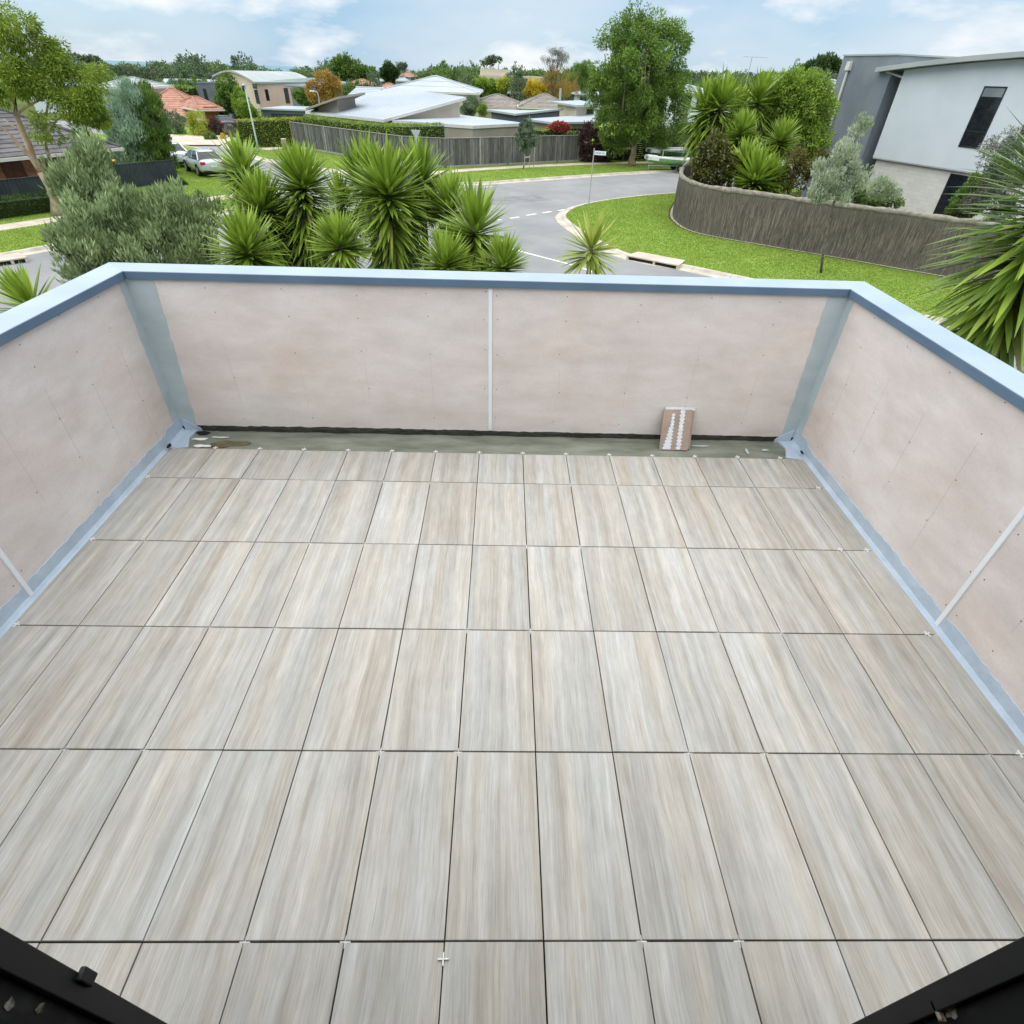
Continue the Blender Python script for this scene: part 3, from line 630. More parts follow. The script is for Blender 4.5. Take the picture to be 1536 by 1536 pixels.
def band(u0, u1, v0, v1, seed, taper):
    rg = np.random.default_rng(seed); n = 23; L_, R_ = [], []
    for i in range(n):
        f_ = i/(n-1); v = v0+(v1-v0)*f_; z = .008*(1 if i % 2 else -.4); k = taper*(1-f_)**2*.03
        L_.append((u0-z-k+taper*f_*.015+rg.normal()*.0015, v)); R_.append((u1+z+rg.normal()*.0015, v))
    mb = MB(); rings = [[P1(a[0], a[1], -.0025), P1(b[0], b[1], -.0025), P1(b[0], b[1], .001), P1(a[0], a[1], .001)] for a, b in zip(L_, R_)]
    mb.loft(rings); build('adhesive_band', mb, M_adh, t)
band(.052, .078, .004, .26, 1, 1); band(.122, .148, .004, .283, 2, 0)
build('adhesive_rim', MB().add([P2(.0, .270, -.002), P2(.212, .270, -.002), P2(.212, .293, -.002), P2(.0, .293, -.002), P2(.0, .270, .003), P2(.212, .270, .003), P2(.212, .293, .003), P2(.0, .293, .003)], [(0, 1, 2, 3), (7, 6, 5, 4), (0, 4, 5, 1), (2, 6, 7, 3), (1, 5, 6, 2), (3, 7, 4, 0)]), M_adh, t)
# small scraps of torn black membrane in the two rear corners
for i, (x, y, sx, sy, lab) in enumerate(((-1.99, -.045, .055, .018, 'torn black sealant scrap in the rear corner next to the brown puddle'), (-2.115, -.27, .012, .03, 'black scrap stuck on the blue upturn at the end of the rear tile row'), (2.285, -.205, .008, .022, 'black scrap stuck on the blue upturn near the leaning offcuts'))):
    z = .004 if i == 0 else .03
    tag(build('sealant_scrap', blob_sheet(x, y, sx, sy, z, 80+i, 14), M_dark), lab, 'sealant scrap')
# ---- our own house: facade with the doorway the camera stands in
M_render = mat('house_render', (.70, .70, .69), (.78, .78, .77), rough=.9)
JL, JR = -.605, 1.025; FY = YH-.02
hw = thing('house', 'own house wall round the black doorway opening onto the balcony', 'house', (0, FY-.3, G))
for nm, poly, z0, z1 in (('wall', [(-7, FY), (JL-.09, FY), (JL-.09, FY-.2), (-7, FY-.2)], G, 2.5), ('wall', [(JR+.09, FY), (7, FY), (7, FY-.2), (JR+.09, FY-.2)], G, 2.5), ('lintel', [(JL-.09, FY), (JR+.09, FY), (JR+.09, FY-.2), (JL-.09, FY-.2)], 2.3, 2.5),
        ('room_floor', [(-3, FY-.205), (3.2, FY-.205), (3.2, -7.5), (-3, -7.5)], -.25, -.03), ('ceiling', [(-3, FY-.205), (3.2, FY-.205), (3.2, -7.5), (-3, -7.5)], 2.35, 2.5),
        ('room_wall', [(-3.1, FY-.205), (-3, FY-.205), (-3, -7.5), (-3.1, -7.5)], -.03, 2.35), ('room_wall', [(3.2, FY-.205), (3.3, FY-.205), (3.3, -7.5), (3.2, -7.5)], -.03, 2.35), ('room_wall', [(-3.1, -7.505), (3.3, -7.505), (3.3, -7.6), (-3.1, -7.6)], -.03, 2.5)):
    build(nm, MB().prism(poly, z0, z1), M_render if nm in ('wall', 'lintel', 'ceiling') else mat('room_dark', (.10, .09, .08)), hw)
df = thing('door_frame', 'black metal door frame at the edge of the tiles, with chipped paint', 'door frame', (.2, FY, 0))
M_frame2 = mat('black_frame_worn', (.004, .005, .005), (.03, .033, .03), rough=.6, scale=(30, 30, 9), detail=6, ramp=(.55, .75))
for x, s in ((JL, -1), (JR, 1)):
    build('jamb', MB().prism([(x, YH-.01), (x+s*.1, YH-.01), (x+s*.1, YH-.05), (x, YH-.05)], -.02, 2.29), M_black, df, bevel=.002)
    build('jamb_channel', MB().prism([(x+s*.018, YH-.051), (x+s*.1, YH-.051), (x+s*.1, YH-.16), (x+s*.018, YH-.16)], -.02, 2.29), M_frame2, df)
    build('jamb', MB().prism([(x, YH-.161), (x+s*.1, YH-.161), (x+s*.1, YH-.2), (x, YH-.2)], -.02, 2.29), M_black, df, bevel=.002)
build('head', MB().prism([(JL, YH-.012), (JR, YH-.012), (JR, YH-.2), (JL, YH-.2)], 2.25, 2.299), M_black, df)
build('sill', MB().prism([(JL, YH-.012), (JR, YH-.012), (JR, YH-.2), (JL, YH-.2)], -.027, -.002), M_black, df)

def atX(x, y, X):
    d = ray(x, y); return CAM+(X-CAM[0])/d[0]*d
p = atX(128, 1462, JL)
build('strike_plate', MB().box((JL+.004, YH-.012, p[2]), (.012, .022, .05)), M_black, df, bevel=.003)
M_chip = mat('chipped_paint', (.10, .08, .05), (.45, .44, .40), rough=.8, scale=(60, 60, 60), detail=6)
for q, sz, sd in (((1425, 1512), .03, 3), ((1385, 1525), .012, 4), ((60, 1512), .012, 6), ((15, 1507), .014, 8)):
    X = (JR+.0175) if q[0] > 768 else (JL-.0175); p = atX(*q, X); rg = np.random.default_rng(sd); mb = MB(); pts = []
    for k in range(12):
        a = k/12*2*math.pi; rr = sz*rg.uniform(.55, 1.1); pts.append((p[1]+rr*.7*math.cos(a), p[2]+rr*math.sin(a)))
    e = .0008*(-1 if X > 0 else 1)
    mb.add([(X+e, a, b) for a, b in pts]+[(X, a, b) for a, b in pts], [tuple(range(12)), tuple(range(12, 24))]+[(i, (i+1) % 12, 12+(i+1) % 12, 12+i) for i in range(12)])
    build('paint_chip', mb, M_chip, df)

M_rustl = mat('rusty_latch_metal', (.10, .045, .02), (.50, .47, .40), rough=.6, scale=(90, 90, 90), detail=6, metal=.2)
p = atX(1420, 1500, JR+.017); la = build('latch', MB().box((JR+.013, p[1], p[2]), (.008, .030, .042)), M_rustl, df, bevel=.004)
build('latch_tongue', MB().box((JR+.006, p[1]-.012, p[2]-.026), (.012, .034, .010)), M_rustl, df, bevel=.002)
# ================================================================== PLANTS NEAR THE BALCONY
M_yuc = leafmat('yucca_leaf', (.07, .14, .012), (.31, .42, .055), trans=.25, rough=.42, spec=.4)
M_yold = leafmat('yucca_old_leaf', (.10, .13, .025), (.42, .38, .15), trans=.2, rough=.5)
M_ytr = mat('yucca_trunk', (.06, .05, .035), (.16, .13, .09), rough=.95, scale=(5, 5, 14), bump=.8)
def yucca(label, head, Lpx, skirt_px, base_z, seed, n=150, group=None, lo=-55, trunk_r=.07, lean=(0, 0), name='yucca', lmat=None):
    """head = world point of the rosette's heart"""
    k = pxm(head); L = Lpx/k; sk = skirt_px/k
    base = np.array([head[0]+lean[0], head[1]+lean[1], base_z]); t = thing(name, label, 'yucca', base, group)
    specs, tt, rng = rosette(n, L, max(sk, L*.25), seed, lo)
    V, Q, m = blade_geo(specs, rng); tint = np.repeat(np.clip(rng.uniform(.35, 1, n)-tt*.35, 0, 1), m)
    o = np_mesh('crown', V, Q, lmat or M_yuc, tint, t, smooth=False); o.location = Vector(head-base); o.rotation_euler = (rng.normal()*.11, rng.normal()*.11, 0)
    old = int(n*(.07 if sk < L*.5 else .22)); rg = np.random.default_rng(seed+99)
    tz = rg.uniform(.15, 1, old); az = np.arange(old)*2.39996
    sp = (np.stack([np.cos(az)*.05, np.sin(az)*.05, -tz*max(sk, L*.35)], 1), az, np.radians(rg.uniform(-70, -25, old)), L*rg.uniform(.7, 1, old), np.full(old, .052*L/.75), rg.uniform(0, .5, old))
    V, Q, m = blade_geo(sp, rg); o = np_mesh('old_leaves', V, Q, M_yold, np.repeat(rg.uniform(0, 1, old), m), t); o.location = Vector(head-base)
    h = head-base; build('trunk', MB().tube([(0, 0, 0), h*.35+np.array([.03, 0, 0]), h*.7, h+np.array([0, 0, .05])], [trunk_r*1.5, trunk_r*1.1, trunk_r, trunk_r*.8], 9), M_ytr, t, local=True, smooth=True)
    return t
YT = [  # px heart, leaf px, skirt px, depth, label
 ((365, 256), 50, 30, 12.3, 'yucca head standing tallest beside the parked silver car'),
 ((393, 314), 57, 70, 11.3, 'yucca with a broad bright head, between the olive shrub and the shaggy yucca'),
 ((370, 375), 60, 14, 10.2, 'low yucca rosette just above the wall capping next to the olive shrub'),
 ((453, 277), 57, 112, 11.2, 'shaggy yucca with a yellow-edged skirt in front of the round stump'),
 ((510, 368), 50, 22, 10.3, 'small yucca rosette between the two shaggy yuccas'),
 ((549, 274), 62, 30, 12.6, 'yucca head tucked behind the larger shaggy yucca'),
 ((582, 288), 68, 104, 11.0, 'largest shaggy yucca with skirt down to the capping'),
 ((632, 271), 55, 22, 12.0, 'yucca on a bare dark trunk below the give way sign'),
 ((676, 313), 52, 40, 11.8, 'dark green yucca between the bare-trunked yucca and the road'),
 ((713, 345), 66, 44, 10.6, 'spreading yucca beside the dashed road line'),
 ((668, 396), 48, 12, 10.0, 'low yucca rosette at the foot of the spreading yucca'),
 ((754, 398), 45, 10, 10.0, 'outermost low yucca rosette beside the solid white road line'),
 ((512, 300), 42, 50, 13.2, 'dark yucca half hidden behind the two shaggy yuccas'),
 ((620, 330), 40, 40, 12.6, 'small dark yucca behind the largest shaggy yucca'),
 ((430, 340), 48, 50, 12.0, 'dark yucca in the middle of the clump behind the shaggy one')]
for i, (q, Lp, sk, tdep, lab) in enumerate(YT):
    yucca(lab, atT(*q, tdep), Lp, sk, VZ, 100+i, n=300 if sk < 60 else 560, group='yuccas outside the balcony', trunk_r=.075, lo=-55 if sk > 20 else -25)
M_ylim = leafmat('yellowish_yucca_leaf', (.16, .22, .03), (.44, .50, .11), trans=.3, rough=.45)
yucca('lone sparse yellow-green yucca standing before the corner lawn', atT(887, 372, 9.2), 52, 14, VZ, 140, n=90, trunk_r=.045, lo=-30, lmat=M_ylim)
yucca('lone yucca rosette beyond the capping of the beige side wall', atT(48, 458, 7.6), 62, 14, VZ, 141, n=130, lo=-30)
# ---- big yucca by the right wall: every leaf a piece of its own
head = atT(1596, 305, 4.9); base = np.array([head[0]+.1, head[1]+.2, VZ]); t = thing('yucca', 'large yucca leaning over the pale right wall, long glossy leaves', 'yucca', base)
M_yuc2 = leafmat('yucca_leaf_glossy', (.06, .125, .014), (.28, .38, .055), trans=.12, rough=.3, spec=.5)
rg = np.random.default_rng(5); lm = []
for k in range(9):
    L = rg.uniform(.78, .98); sp = (np.zeros((1, 3)), np.zeros(1), np.zeros(1), np.array([L]), np.array([rg.uniform(.056, .072)]), np.array([rg.uniform(.05, .55)]))
    V, Q, m = blade_geo(sp, rg); me = np_mesh('leaf', V, Q, M_yuc2, np.full(m, rg.uniform(0, 1)), None, smooth=True); lm.append(me.data); bpy.data.objects.remove(me)
nl = 300; h = head-base
for i in range(nl):
    tt = (i+.5)/nl; o = bpy.data.objects.new('leaf', lm[int(rg.integers(len(lm)))]); link(o, t)
    z = (.3*(.3-tt) if tt < .3 else -(tt-.3)*1.7); el = (84-70*(tt/.3)**.9 if tt < .3 else 14-72*((tt-.3)/.7)**.8)+rg.normal()*7; az = i*2.39996+rg.normal()*.2
    o.location = Vector(h)+Vector((math.cos(az)*.05, math.sin(az)*.05, z)); o.rotation_euler = (rg.normal()*.12, -R(el), az)
    if tt > .75 and rg.random() < .35: o.material_slots[0].link = 'OBJECT'; o.material_slots[0].material = M_yold
tq = rg.uniform(.12, 1, 260); azq = rg.uniform(0, 6.283, 260)
V, Q, m = blade_geo((np.stack([np.cos(azq)*.05, np.sin(azq)*.05, np.where(tq < .3, .3*(.3-tq), -(tq-.3)*1.7)], 1), azq, np.radians(np.where(tq < .3, 84-230*tq, 14-100*(tq-.3))+rg.normal(size=260)*8), rg.uniform(.6, .9, 260), rg.uniform(.052, .066, 260), rg.uniform(.05, .5, 260)), rg)
o = np_mesh('inner_leaves', V, Q, M_yuc2, np.repeat(rg.uniform(0, 1, 260), m), t); o.location = Vector(h); o['kind'] = 'stuff'
build('trunk', MB().tube([(0, 0, 0), h*.5, h+np.array([0, 0, .05])], [.15, .11, .09], 10), M_ytr, t, local=True, smooth=True)
# ---- olive shrub
M_bark = mat('grey_bark', (.10, .085, .065), (.22, .19, .15), rough=.95, scale=(4, 4, 12), bump=.7)
M_gumb = mat('gum_bark', (.24, .16, .10), (.50, .39, .28), rough=.9, scale=(3, 3, 1.6), bump=.6, detail=7)
M_olive = leafmat('olive_leaf', (.085, .13, .04), (.40, .49, .25), trans=.2, rough=.5)
oc = atT(195, 330, 11.0); k = pxm(oc)
blobs = [(atT(126, 288, 10.8), (30/k, 50/k, 40/k)), (atT(175, 325, 11.0), (75/k, 85/k, 42/k)), (atT(255, 325, 11.2), (48/k, 75/k, 38/k)), (atT(142, 375, 10.6), (44/k, 70/k, 45/k)), (atT(225, 390, 10.9), (82/k, 85/k, 45/k)), (atT(296, 378, 11.4), (30/k, 45/k, 34/k)), (atT(140, 262, 10.9), (14/k, 20/k, 22/k))]
rgo = np.random.default_rng(17); sub = []
for c_, r_ in blobs:
    for _ in range(11):
        dv = unit(rgo.normal(size=3))*rgo.uniform(.35, 1.0); q_ = rgo.uniform(.16, .36); sub.append((np.array(c_)+dv*np.array(r_), (q_, q_, q_*rgo.uniform(1.0, 1.7))))
blobs = [(c_, tuple(v*.8 for v in r_)) for c_, r_ in blobs]+sub
tree('olive_shrub', 'large silvery olive shrub rising behind the balcony corner', 'shrub', (oc[0], oc[1], VZ), blobs, M_olive, M_bark, nclump=980, per=56, cr=.14, L=.125, Wd=.034, mode='up', seed=11, r0=.12, shell=.2, flat=1.4, nlimb=40, fork=.5)
# ---- gum trees
M_gum = leafmat('gum_leaf', (.045, .095, .016), (.20, .30, .05), trans=.3)
M_gum2 = leafmat('bright_gum_leaf', (.07, .12, .012), (.27, .36, .045), trans=.3)
b = atZ(948, 248, VZ); Y = b[1]; k = pxm(b)
def BY(x, y, rx, ry, Y, dy=0, k=None):
    p = atY(x, y, Y+dy); kk = pxm(p); return (p, (rx/kk, (rx+ry)/2/kk, ry/kk))
gb = [BY(960, 58, 40, 34, Y), BY(918, 92, 30, 34, Y, -1), BY(1000, 82, 34, 40, Y, 1), BY(958, 105, 46, 42, Y, -1.5), BY(912, 142, 30, 32, Y, 0), BY(990, 140, 44, 36, Y, .5), BY(920, 182, 22, 22, Y, -.5), BY(998, 178, 34, 28, Y, 0), BY(960, 150, 34, 30, Y, 1.5), BY(1016, 66, 16, 22, Y, 1), BY(930, 50, 18, 16, Y), BY(980, 36, 20, 14, Y), BY(1020, 120, 16, 22, Y), BY(894, 125, 12, 16, Y), BY(915, 205, 14, 14, Y), BY(1008, 205, 28, 16, Y), BY(925, 218, 12, 10, Y), BY(950, 190, 30, 16, Y, -1), BY(965, 178, 26, 18, Y, -1.5), BY(985, 212, 18, 12, Y, 1)]
tree('gum_tree', 'tall full-crowned gum tree on the far verge beside the boat', 'tree', b, gb, M_gum, M_gumb, nclump=470, per=130, cr=.54, L=.25, Wd=.08, mode='gum', seed=21, r0=.30, fork=.48, nlimb=16, flat=.95)
b = np.array([-22.3, 27.7, VZ]); Y = b[1]
gb = [BY(20, 45, 34, 24, Y), BY(5, 85, 34, 26, Y), BY(62, 70, 26, 22, Y, .5), BY(60, 125, 30, 18, Y), BY(120, 120, 34, 26, Y), BY(118, 160, 30, 22, Y, -.5), BY(20, 120, 24, 24, Y, -.6), BY(65, 190, 14, 22, Y, -.7), BY(140, 175, 22, 16, Y), BY(0, 140, 14, 16, Y), BY(115, 200, 14, 12, Y, -.3), BY(85, 95, 18, 16, Y)]
t = thing('gum_tree', 'slender gum tree with forked brown trunk and drooping foliage, left verge', 'tree', b)
V, q, ti, cc = crown_geo([(np.array(c)-b, r_) for c, r_ in gb], 170, 130, .36, .20, .05, 'gum', 31, .2, 1.0)
np_mesh('crown', V, q, M_gum2, ti, t)
mb = MB(); 
def pl(*qs): return [atY(x, y, Y)-b for x, y in qs]
mb.tube([(0, 0, -.1)]+pl((84, 300), (76, 280), (63, 258)), [.30, .24, .22, .21], 9); mb.tube(pl((63, 258), (50, 238), (42, 215), (33, 195), (24, 172), (22, 130), (18, 80), (15, 45)), [.18, .16, .15, .13, .11, .08, .05, .02], 8)
mb.tube(pl((74, 276), (78, 255), (72, 230), (66, 205), (68, 180), (75, 140)), [.16, .12, .10, .08, .06, .03], 7); mb.tube(pl((50, 238), (32, 222), (18, 205), (0, 190), (-20, 180)), [.12, .09, .07, .05, .03], 7)
mb.tube(pl((33, 195), (20, 190), (5, 178)), [.07, .05, .02], 6); mb.tube(pl((24, 172), (40, 160), (60, 150), (110, 130)), [.06, .05, .04, .02], 6); mb.tube(pl((66, 205), (85, 180), (110, 165), (135, 170)), [.05, .04, .03, .02], 6); mb.tube(pl((22, 130), (40, 100), (62, 75)), [.05, .04, .02], 6)
build('trunk', mb, M_gumb, t, local=True, smooth=True)
# ---- silver-leaved sapling on the corner lawn
M_silver = leafmat('silver_leaf', (.15, .21, .10), (.52, .56, .42), trans=.2)
b = atZ(1232, 409, VZ); Y = b[1]
gb = [BY(1292, 192, 15, 16, Y), BY(1270, 232, 20, 17, Y), BY(1240, 262, 22, 20, Y), BY(1283, 265, 20, 20, Y), BY(1318, 285, 22, 16, Y, .6), BY(1335, 292, 14, 8, Y, .6), BY(1228, 290, 14, 12, Y), BY(1258, 290, 26, 14, Y)]
t = thing('silver_sapling', 'silver-leaved sapling with a thin leaning trunk on the corner lawn', 'sapling', b)
V, q, ti, cc = crown_geo([(np.array(c)-b, r_) for c, r_ in gb], 190, 80, .2, .12, .04, 'up', 41, .2); np_mesh('crown', V, q, M_silver, ti, t)
mb = MB(); mb.tube([(0, 0, -.1)]+[atY(x, y, Y)-b for x, y in ((1236, 370), (1244, 330), (1252, 300), (1262, 260), (1285, 205), (1294, 185))], [.06, .05, .045, .04, .03, .02, .01], 8)
for q in (((1252, 300), (1300, 290), (1335, 290)), ((1258, 280), (1235, 265)), ((1262, 260), (1285, 262))): mb.tube([atY(x, y, Y)-b for x, y in q], [.02, .015, .008][:len(q)], 6)
build('trunk', mb, M_bark, t, local=True, smooth=True)
# ================================================================== FENCES AND HEDGES
M_pal = mat('weathered_paling', (.105, .105, .10), (.20, .195, .18), rough=.95, scale=(9, 9, 1.2), detail=7, rnd=.38)
M_palcap = mat('paling_rail', (.30, .28, .25), (.42, .39, .35), rough=.95, scale=(5, 5, 5))
fp = [gz(443, 222.5), gz(520, 236), gz(607, 250.5), gz(668, 254), gz(720, 251.5), gz(800, 247.5), gz(868, 244)]
H_F = 2.0
t = thing('paling_fence', 'long weathered grey timber paling fence across the road', 'fence', (*fp[2], VZ))
run = resample(fp, 2.45); rg = np.random.default_rng(9)
for i in range(len(run)-1):
    a, bb = np.array(run[i]), np.array(run[i+1]); L = np.linalg.norm(bb-a); d = (bb-a)/L; ang = math.atan2(d[1], d[0]); n = np.array([d[1], -d[0]]); mb = MB(); m = int(L/.125)
    for k in range(-1, m+1):
        c = a+d*(k+.5)*L/m+n*(.02 if k % 2 else .045); hh = H_F-.03+rg.normal()*.012
        mb.box((c[0], c[1], VZ+hh/2), (L/m*1.12, .016, hh), ang+rg.normal()*.02)
    tag(build('paling_panel', mb, M_pal, t), kind='stuff')
    mid = (a+bb)/2+n*.03; build('capping_rail', MB().box((mid[0], mid[1], VZ+H_F+.005), (L-.004, .11, .035), ang), M_palcap, t)
    pc = a+n*.08; build('post', MB().box((pc[0], pc[1], VZ+H_F/2-.02), (.12, .09, H_F), ang), M_palcap if i % 2 == 0 else M_pal, t)
    build('plinth', MB().box((mid[0]+n[0]*.05, mid[1]+n[1]*.05, VZ+.07), (L-.15, .03, .15), ang), M_palcap, t)
M_hedge = leafmat('hedge_leaf', (.09, .15, .02), (.31, .42, .07), trans=.25)
M_hedge2 = leafmat('yellow_hedge_leaf', (.15, .19, .018), (.42, .47, .06), trans=.25)
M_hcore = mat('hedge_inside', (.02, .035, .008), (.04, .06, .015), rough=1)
def hedge(label, path, half, z0, z1, m, seed, dens=170, L=.13, Wd=.06, group=None):
    pth = resample(path, .6); t = thing('hedge', label, 'hedge', (*pth[len(pth)//2], z0), group); n = len(pth)
    z1s = z1 if hasattr(z1, '__len__') else [z1]*len(path); zz = np.interp(np.linspace(0, 1, n), np.linspace(0, 1, len(z1s)), z1s)
    build('hedge_core', MB().rib(pth, half-.1, z0, list(zz-.1)), M_hcore, t)  # added solid dark box that stops the view through the leaves
    rng = np.random.default_rng(seed); P = np.array(pth); seg = np.linalg.norm(np.diff(P, axis=0), axis=1); Lt = seg.sum(); H = float(np.mean(zz)-z0); N = int(Lt*(2*H+2*half)*dens)
    s = rng.uniform(0, Lt, N); cum = np.concatenate([[0], np.cumsum(seg)]); i = np.clip(np.searchsorted(cum, s)-1, 0, n-2); f_ = ((s-cum[i])/seg[i])[:, None]
    p = P[i]*(1-f_)+P[i+1]*f_; d = (P[i+1]-P[i])/seg[i][:, None]; nn = np.stack([-d[:, 1], d[:, 0]], 1); ztop = zz[i]*(1-f_[:, 0])+zz[i+1]*f_[:, 0]
    r_ = rng.uniform(0, 2*H+2*half, N); side = np.where(r_ < H, 1, np.where(r_ < 2*H, -1, 0)); o = np.where(side == 0, rng.uniform(-half, half, N), side*half)+rng.normal(size=N)*.05
    z = np.where(side == 0, ztop, z0+rng.uniform(0, 1, N)*(ztop-z0))+rng.normal(size=N)*.05
    endm = rng.uniform(size=N) < .04; o = np.where(endm, rng.uniform(-half, half, N), o); p = np.where((endm & (i < n//2))[:, None], P[0], np.where(endm[:, None], P[-1], p)); z = np.where(endm, z0+rng.uniform(0, 1, N)*(ztop-z0), z)
    c = np.column_stack([p+nn*o[:, None], z]); dirv = unit(np.column_stack([nn*side[:, None], (side == 0)*1.0+.25])+rng.normal(size=(N, 3))*.55)
    V, q = leaf_geo(c, dirv, L, Wd, rng); cl = np.sin(s*3.1+z*4)*.3+.5+rng.normal(size=N)*.25
    V -= np.array([*pth[len(pth)//2], z0]); np_mesh('leaves', V, q, m, np.repeat(np.clip(cl, 0, 1), 4), t); return t
def zat(x, y, Y): return float(atY(x, y, Y)[2])
hp = offset(fp, 1.25); hp2 = hp[:4]
hedge('clipped bright green hedge above the grey paling fence', [tuple(np.array(hp[0])+(np.array(hp[1])-np.array(hp[0]))*.12), hp[1], hp[2], hp2[3]], .55, VZ, [zat(468, 174, hp[0][1]), zat(530, 184, hp[1][1]), zat(607, 192, hp[2][1]), zat(690, 188, hp2[3][1])], M_hedge, 51, dens=120)
h0 = gz(361, 222.5); h1 = gz(459, 222.5)
hedge('square-clipped yellow-green hedge behind the leaning lamp post', [(h0[0], h0[1]+.5), (h1[0], h1[1]+.5)], .55, VZ, [zat(361, 182, h0[1]), zat(459, 178, h1[1])], M_hedge2, 52, dens=130)
hedge('small hedge below the red shrub behind the fence', [tuple(atY(803, 205, 56.6)[:2]), tuple(atY(868, 205, 59.2)[:2])], .6, VZ, [zat(803, 194, 56.6), zat(868, 199, 59.2)], M_hedge, 53, dens=70)
M_dhedge = leafmat('dark_hedge_leaf', (.014, .038, .008), (.06, .115, .022), trans=.2)
hedge('low dark green hedge at the foot of the charcoal fence', [(-28.5, 20), (-26.3, 23.6), (-24.5, 26.6), (-22.9, 29.0)], .38, VZ, VZ+.75, M_dhedge, 54, dens=330, L=.09, Wd=.05)
# ---- charcoal corrugated fence, left property
M_char = mat('charcoal_steel', (.035, .042, .05), (.055, .064, .075), rough=.5, scale=(2, 2, 2))
fl = [(-31.0, 18.5), (-27.3, 25.8), (-25.6, 28.9), (-23.9, 31.9), gz(188, 286), gz(270, 276)]
t = thing('steel_fence', 'low charcoal corrugated steel fence along the brick house', 'fence', (*fl[2], VZ))
for i in range(len(fl)-1):
    a, bb = np.array(fl[i]), np.array(fl[i+1]); L = np.linalg.norm(bb-a); d = (bb-a)/L; n = np.array([-d[1], d[0]]); m = int(L/.1)*2; pts = []; hF = 1.22
    for k in range(m+1): pts.append(tuple(a+d*L*k/m+n*(.018 if (k//2) % 2 else -.018)))
    mb = MB(); mb.rib(pts, .004, VZ, VZ+hF); build('sheet_panel', mb, M_char, t)
    build('top_rail', MB().rib([tuple(a), tuple(bb)], .03, VZ+hF+.001, VZ+hF+.04), M_char, t); build('post', MB().box((a[0], a[1], VZ+.63), (.07, .07, 1.3)), M_char, t)
# ---- brush fence and garden behind it
M_brush = mat('brush_sticks', (.115, .098, .078), (.27, .235, .19), rough=1, scale=(14, 14, 1.6), detail=8, rnd=.4, nrough=.7)
M_brcap = mat('brush_roll', (.20, .175, .14), (.36, .325, .27), rough=1, scale=(5, 5, 9), detail=7, bump=.8)
M_brplain = mat('brush_backing', (.11, .096, .078), (.20, .175, .145), rough=1, scale=(26, 26, 2.4), detail=8, bump=.6)
bp_ = smooth_path([(13.2, 40.6), gz(1022, 300), gz(1010, 322), gz(1018, 338), gz(1050, 353), gz(1150, 371.5), gz(1250, 388.5), gz(1350, 406.5), gz(1440, 422), (22.5, 17.7), (27, 14)], 5)
tops = [(0, 2.0), (1, 2.0)]
BH = 1.98
t = thing('brush_fence', 'curving brown brushwood fence with a rolled top round the corner garden', 'fence', (*bp_[20], VZ)); bq = resample(bp_, .35)
build('backing', MB().rib(bq, .07, VZ-.05, VZ+BH-.02), M_brplain, t)
rg = np.random.default_rng(3); P = np.array(bq); seg = np.linalg.norm(np.diff(P, axis=0), axis=1); cum = np.concatenate([[0], np.cumsum(seg)]); NS = 9000
s = rg.uniform(0, cum[-1], NS); i = np.clip(np.searchsorted(cum, s)-1, 0, len(seg)-1); f_ = ((s-cum[i])/seg[i])[:, None]; p = P[i]*(1-f_)+P[i+1]*f_; d = (P[i+1]-P[i])/seg[i][:, None]; nn = np.stack([-d[:, 1], d[:, 0]], 1)
off = np.where(rg.random(NS) < .5, 1, -1)*(.075+rg.uniform(0, .02, NS)); z0 = VZ+rg.uniform(-.05, 1.2, NS); ln = rg.uniform(.5, 1.0, NS); c0 = np.column_stack([p+nn*off[:, None], z0]); c1 = np.column_stack([p+nn*off[:, None]+d*rg.normal(size=(NS, 1))*.07, np.minimum(z0+ln, VZ+BH-.02)])
wv_ = d*.011; V = np.stack([c0-np.column_stack([wv_, np.zeros(NS)]), c0+np.column_stack([wv_, np.zeros(NS)]), c1+np.column_stack([wv_*.6, np.zeros(NS)]), c1-np.column_stack([wv_*.6, np.zeros(NS)])], 1).reshape(-1, 3)-np.array(t.location)
tag(np_mesh('brush_sticks', V, np.arange(4*NS).reshape(-1, 4), M_brush, None, t), kind='stuff')
pts = [(q[0], q[1], VZ+BH+.05+rg.normal()*.014) for q in bq]; build('rolled_top', MB().tube(pts, [.115+rg.normal()*.012 for _ in pts], 9), M_brcap, t, smooth=True)
M_mow = M_conc
struct('mowing_strip', MB().rib(bq[8:], .2, VZ-.02, VZ+.012), M_mow)
for k in (8, 26, 43, 60, 76, 90):
    if k < len(bq)-1: q = offset(bq, -.10)[k] if False else offset(bq, .085)[k]; build('binding_strip', MB().tube([(q[0], q[1], VZ), (q[0], q[1], VZ+BH)], .03, 6), M_brcap, t)
# garden bed fill
struct('garden_soil', MB().prism([tuple(q) for q in offset(bp_, -.3)]+[(40, 20), (40, 44)], VZ-.02, VZ+.01), M_bed)
YR = [((1058, 160), 40, 36, 31, 'twin yucca head nearest the gum tree above the brush fence'), ((1082, 155), 42, 38, 30.5, 'second twin yucca head above the glossy camellia'), ((1138, 150), 40, 40, 31.5, 'tallest yucca head in the brush-fenced garden'),
      ((1162, 153), 36, 24, 33, 'yucca head touching the round light green bush'), ((1111, 199), 32, 14, 29, 'blue-green yucca rosette below the twin heads'), ((1170, 212), 32, 10, 29.5, 'yucca rosette with yellowish lower leaves in the brush-fenced garden'),
      ((1133, 268), 44, 14, 27, 'low bright yucca spilling over the brush fence'), ((1156, 270), 32, 10, 27.3, 'smaller low yucca beside the one spilling over the brush fence'), ((1105, 165), 34, 24, 33, 'yucca head behind the twin heads'), ((1118, 245), 34, 12, 28, 'dark yucca rosette beside the glossy camellia')]
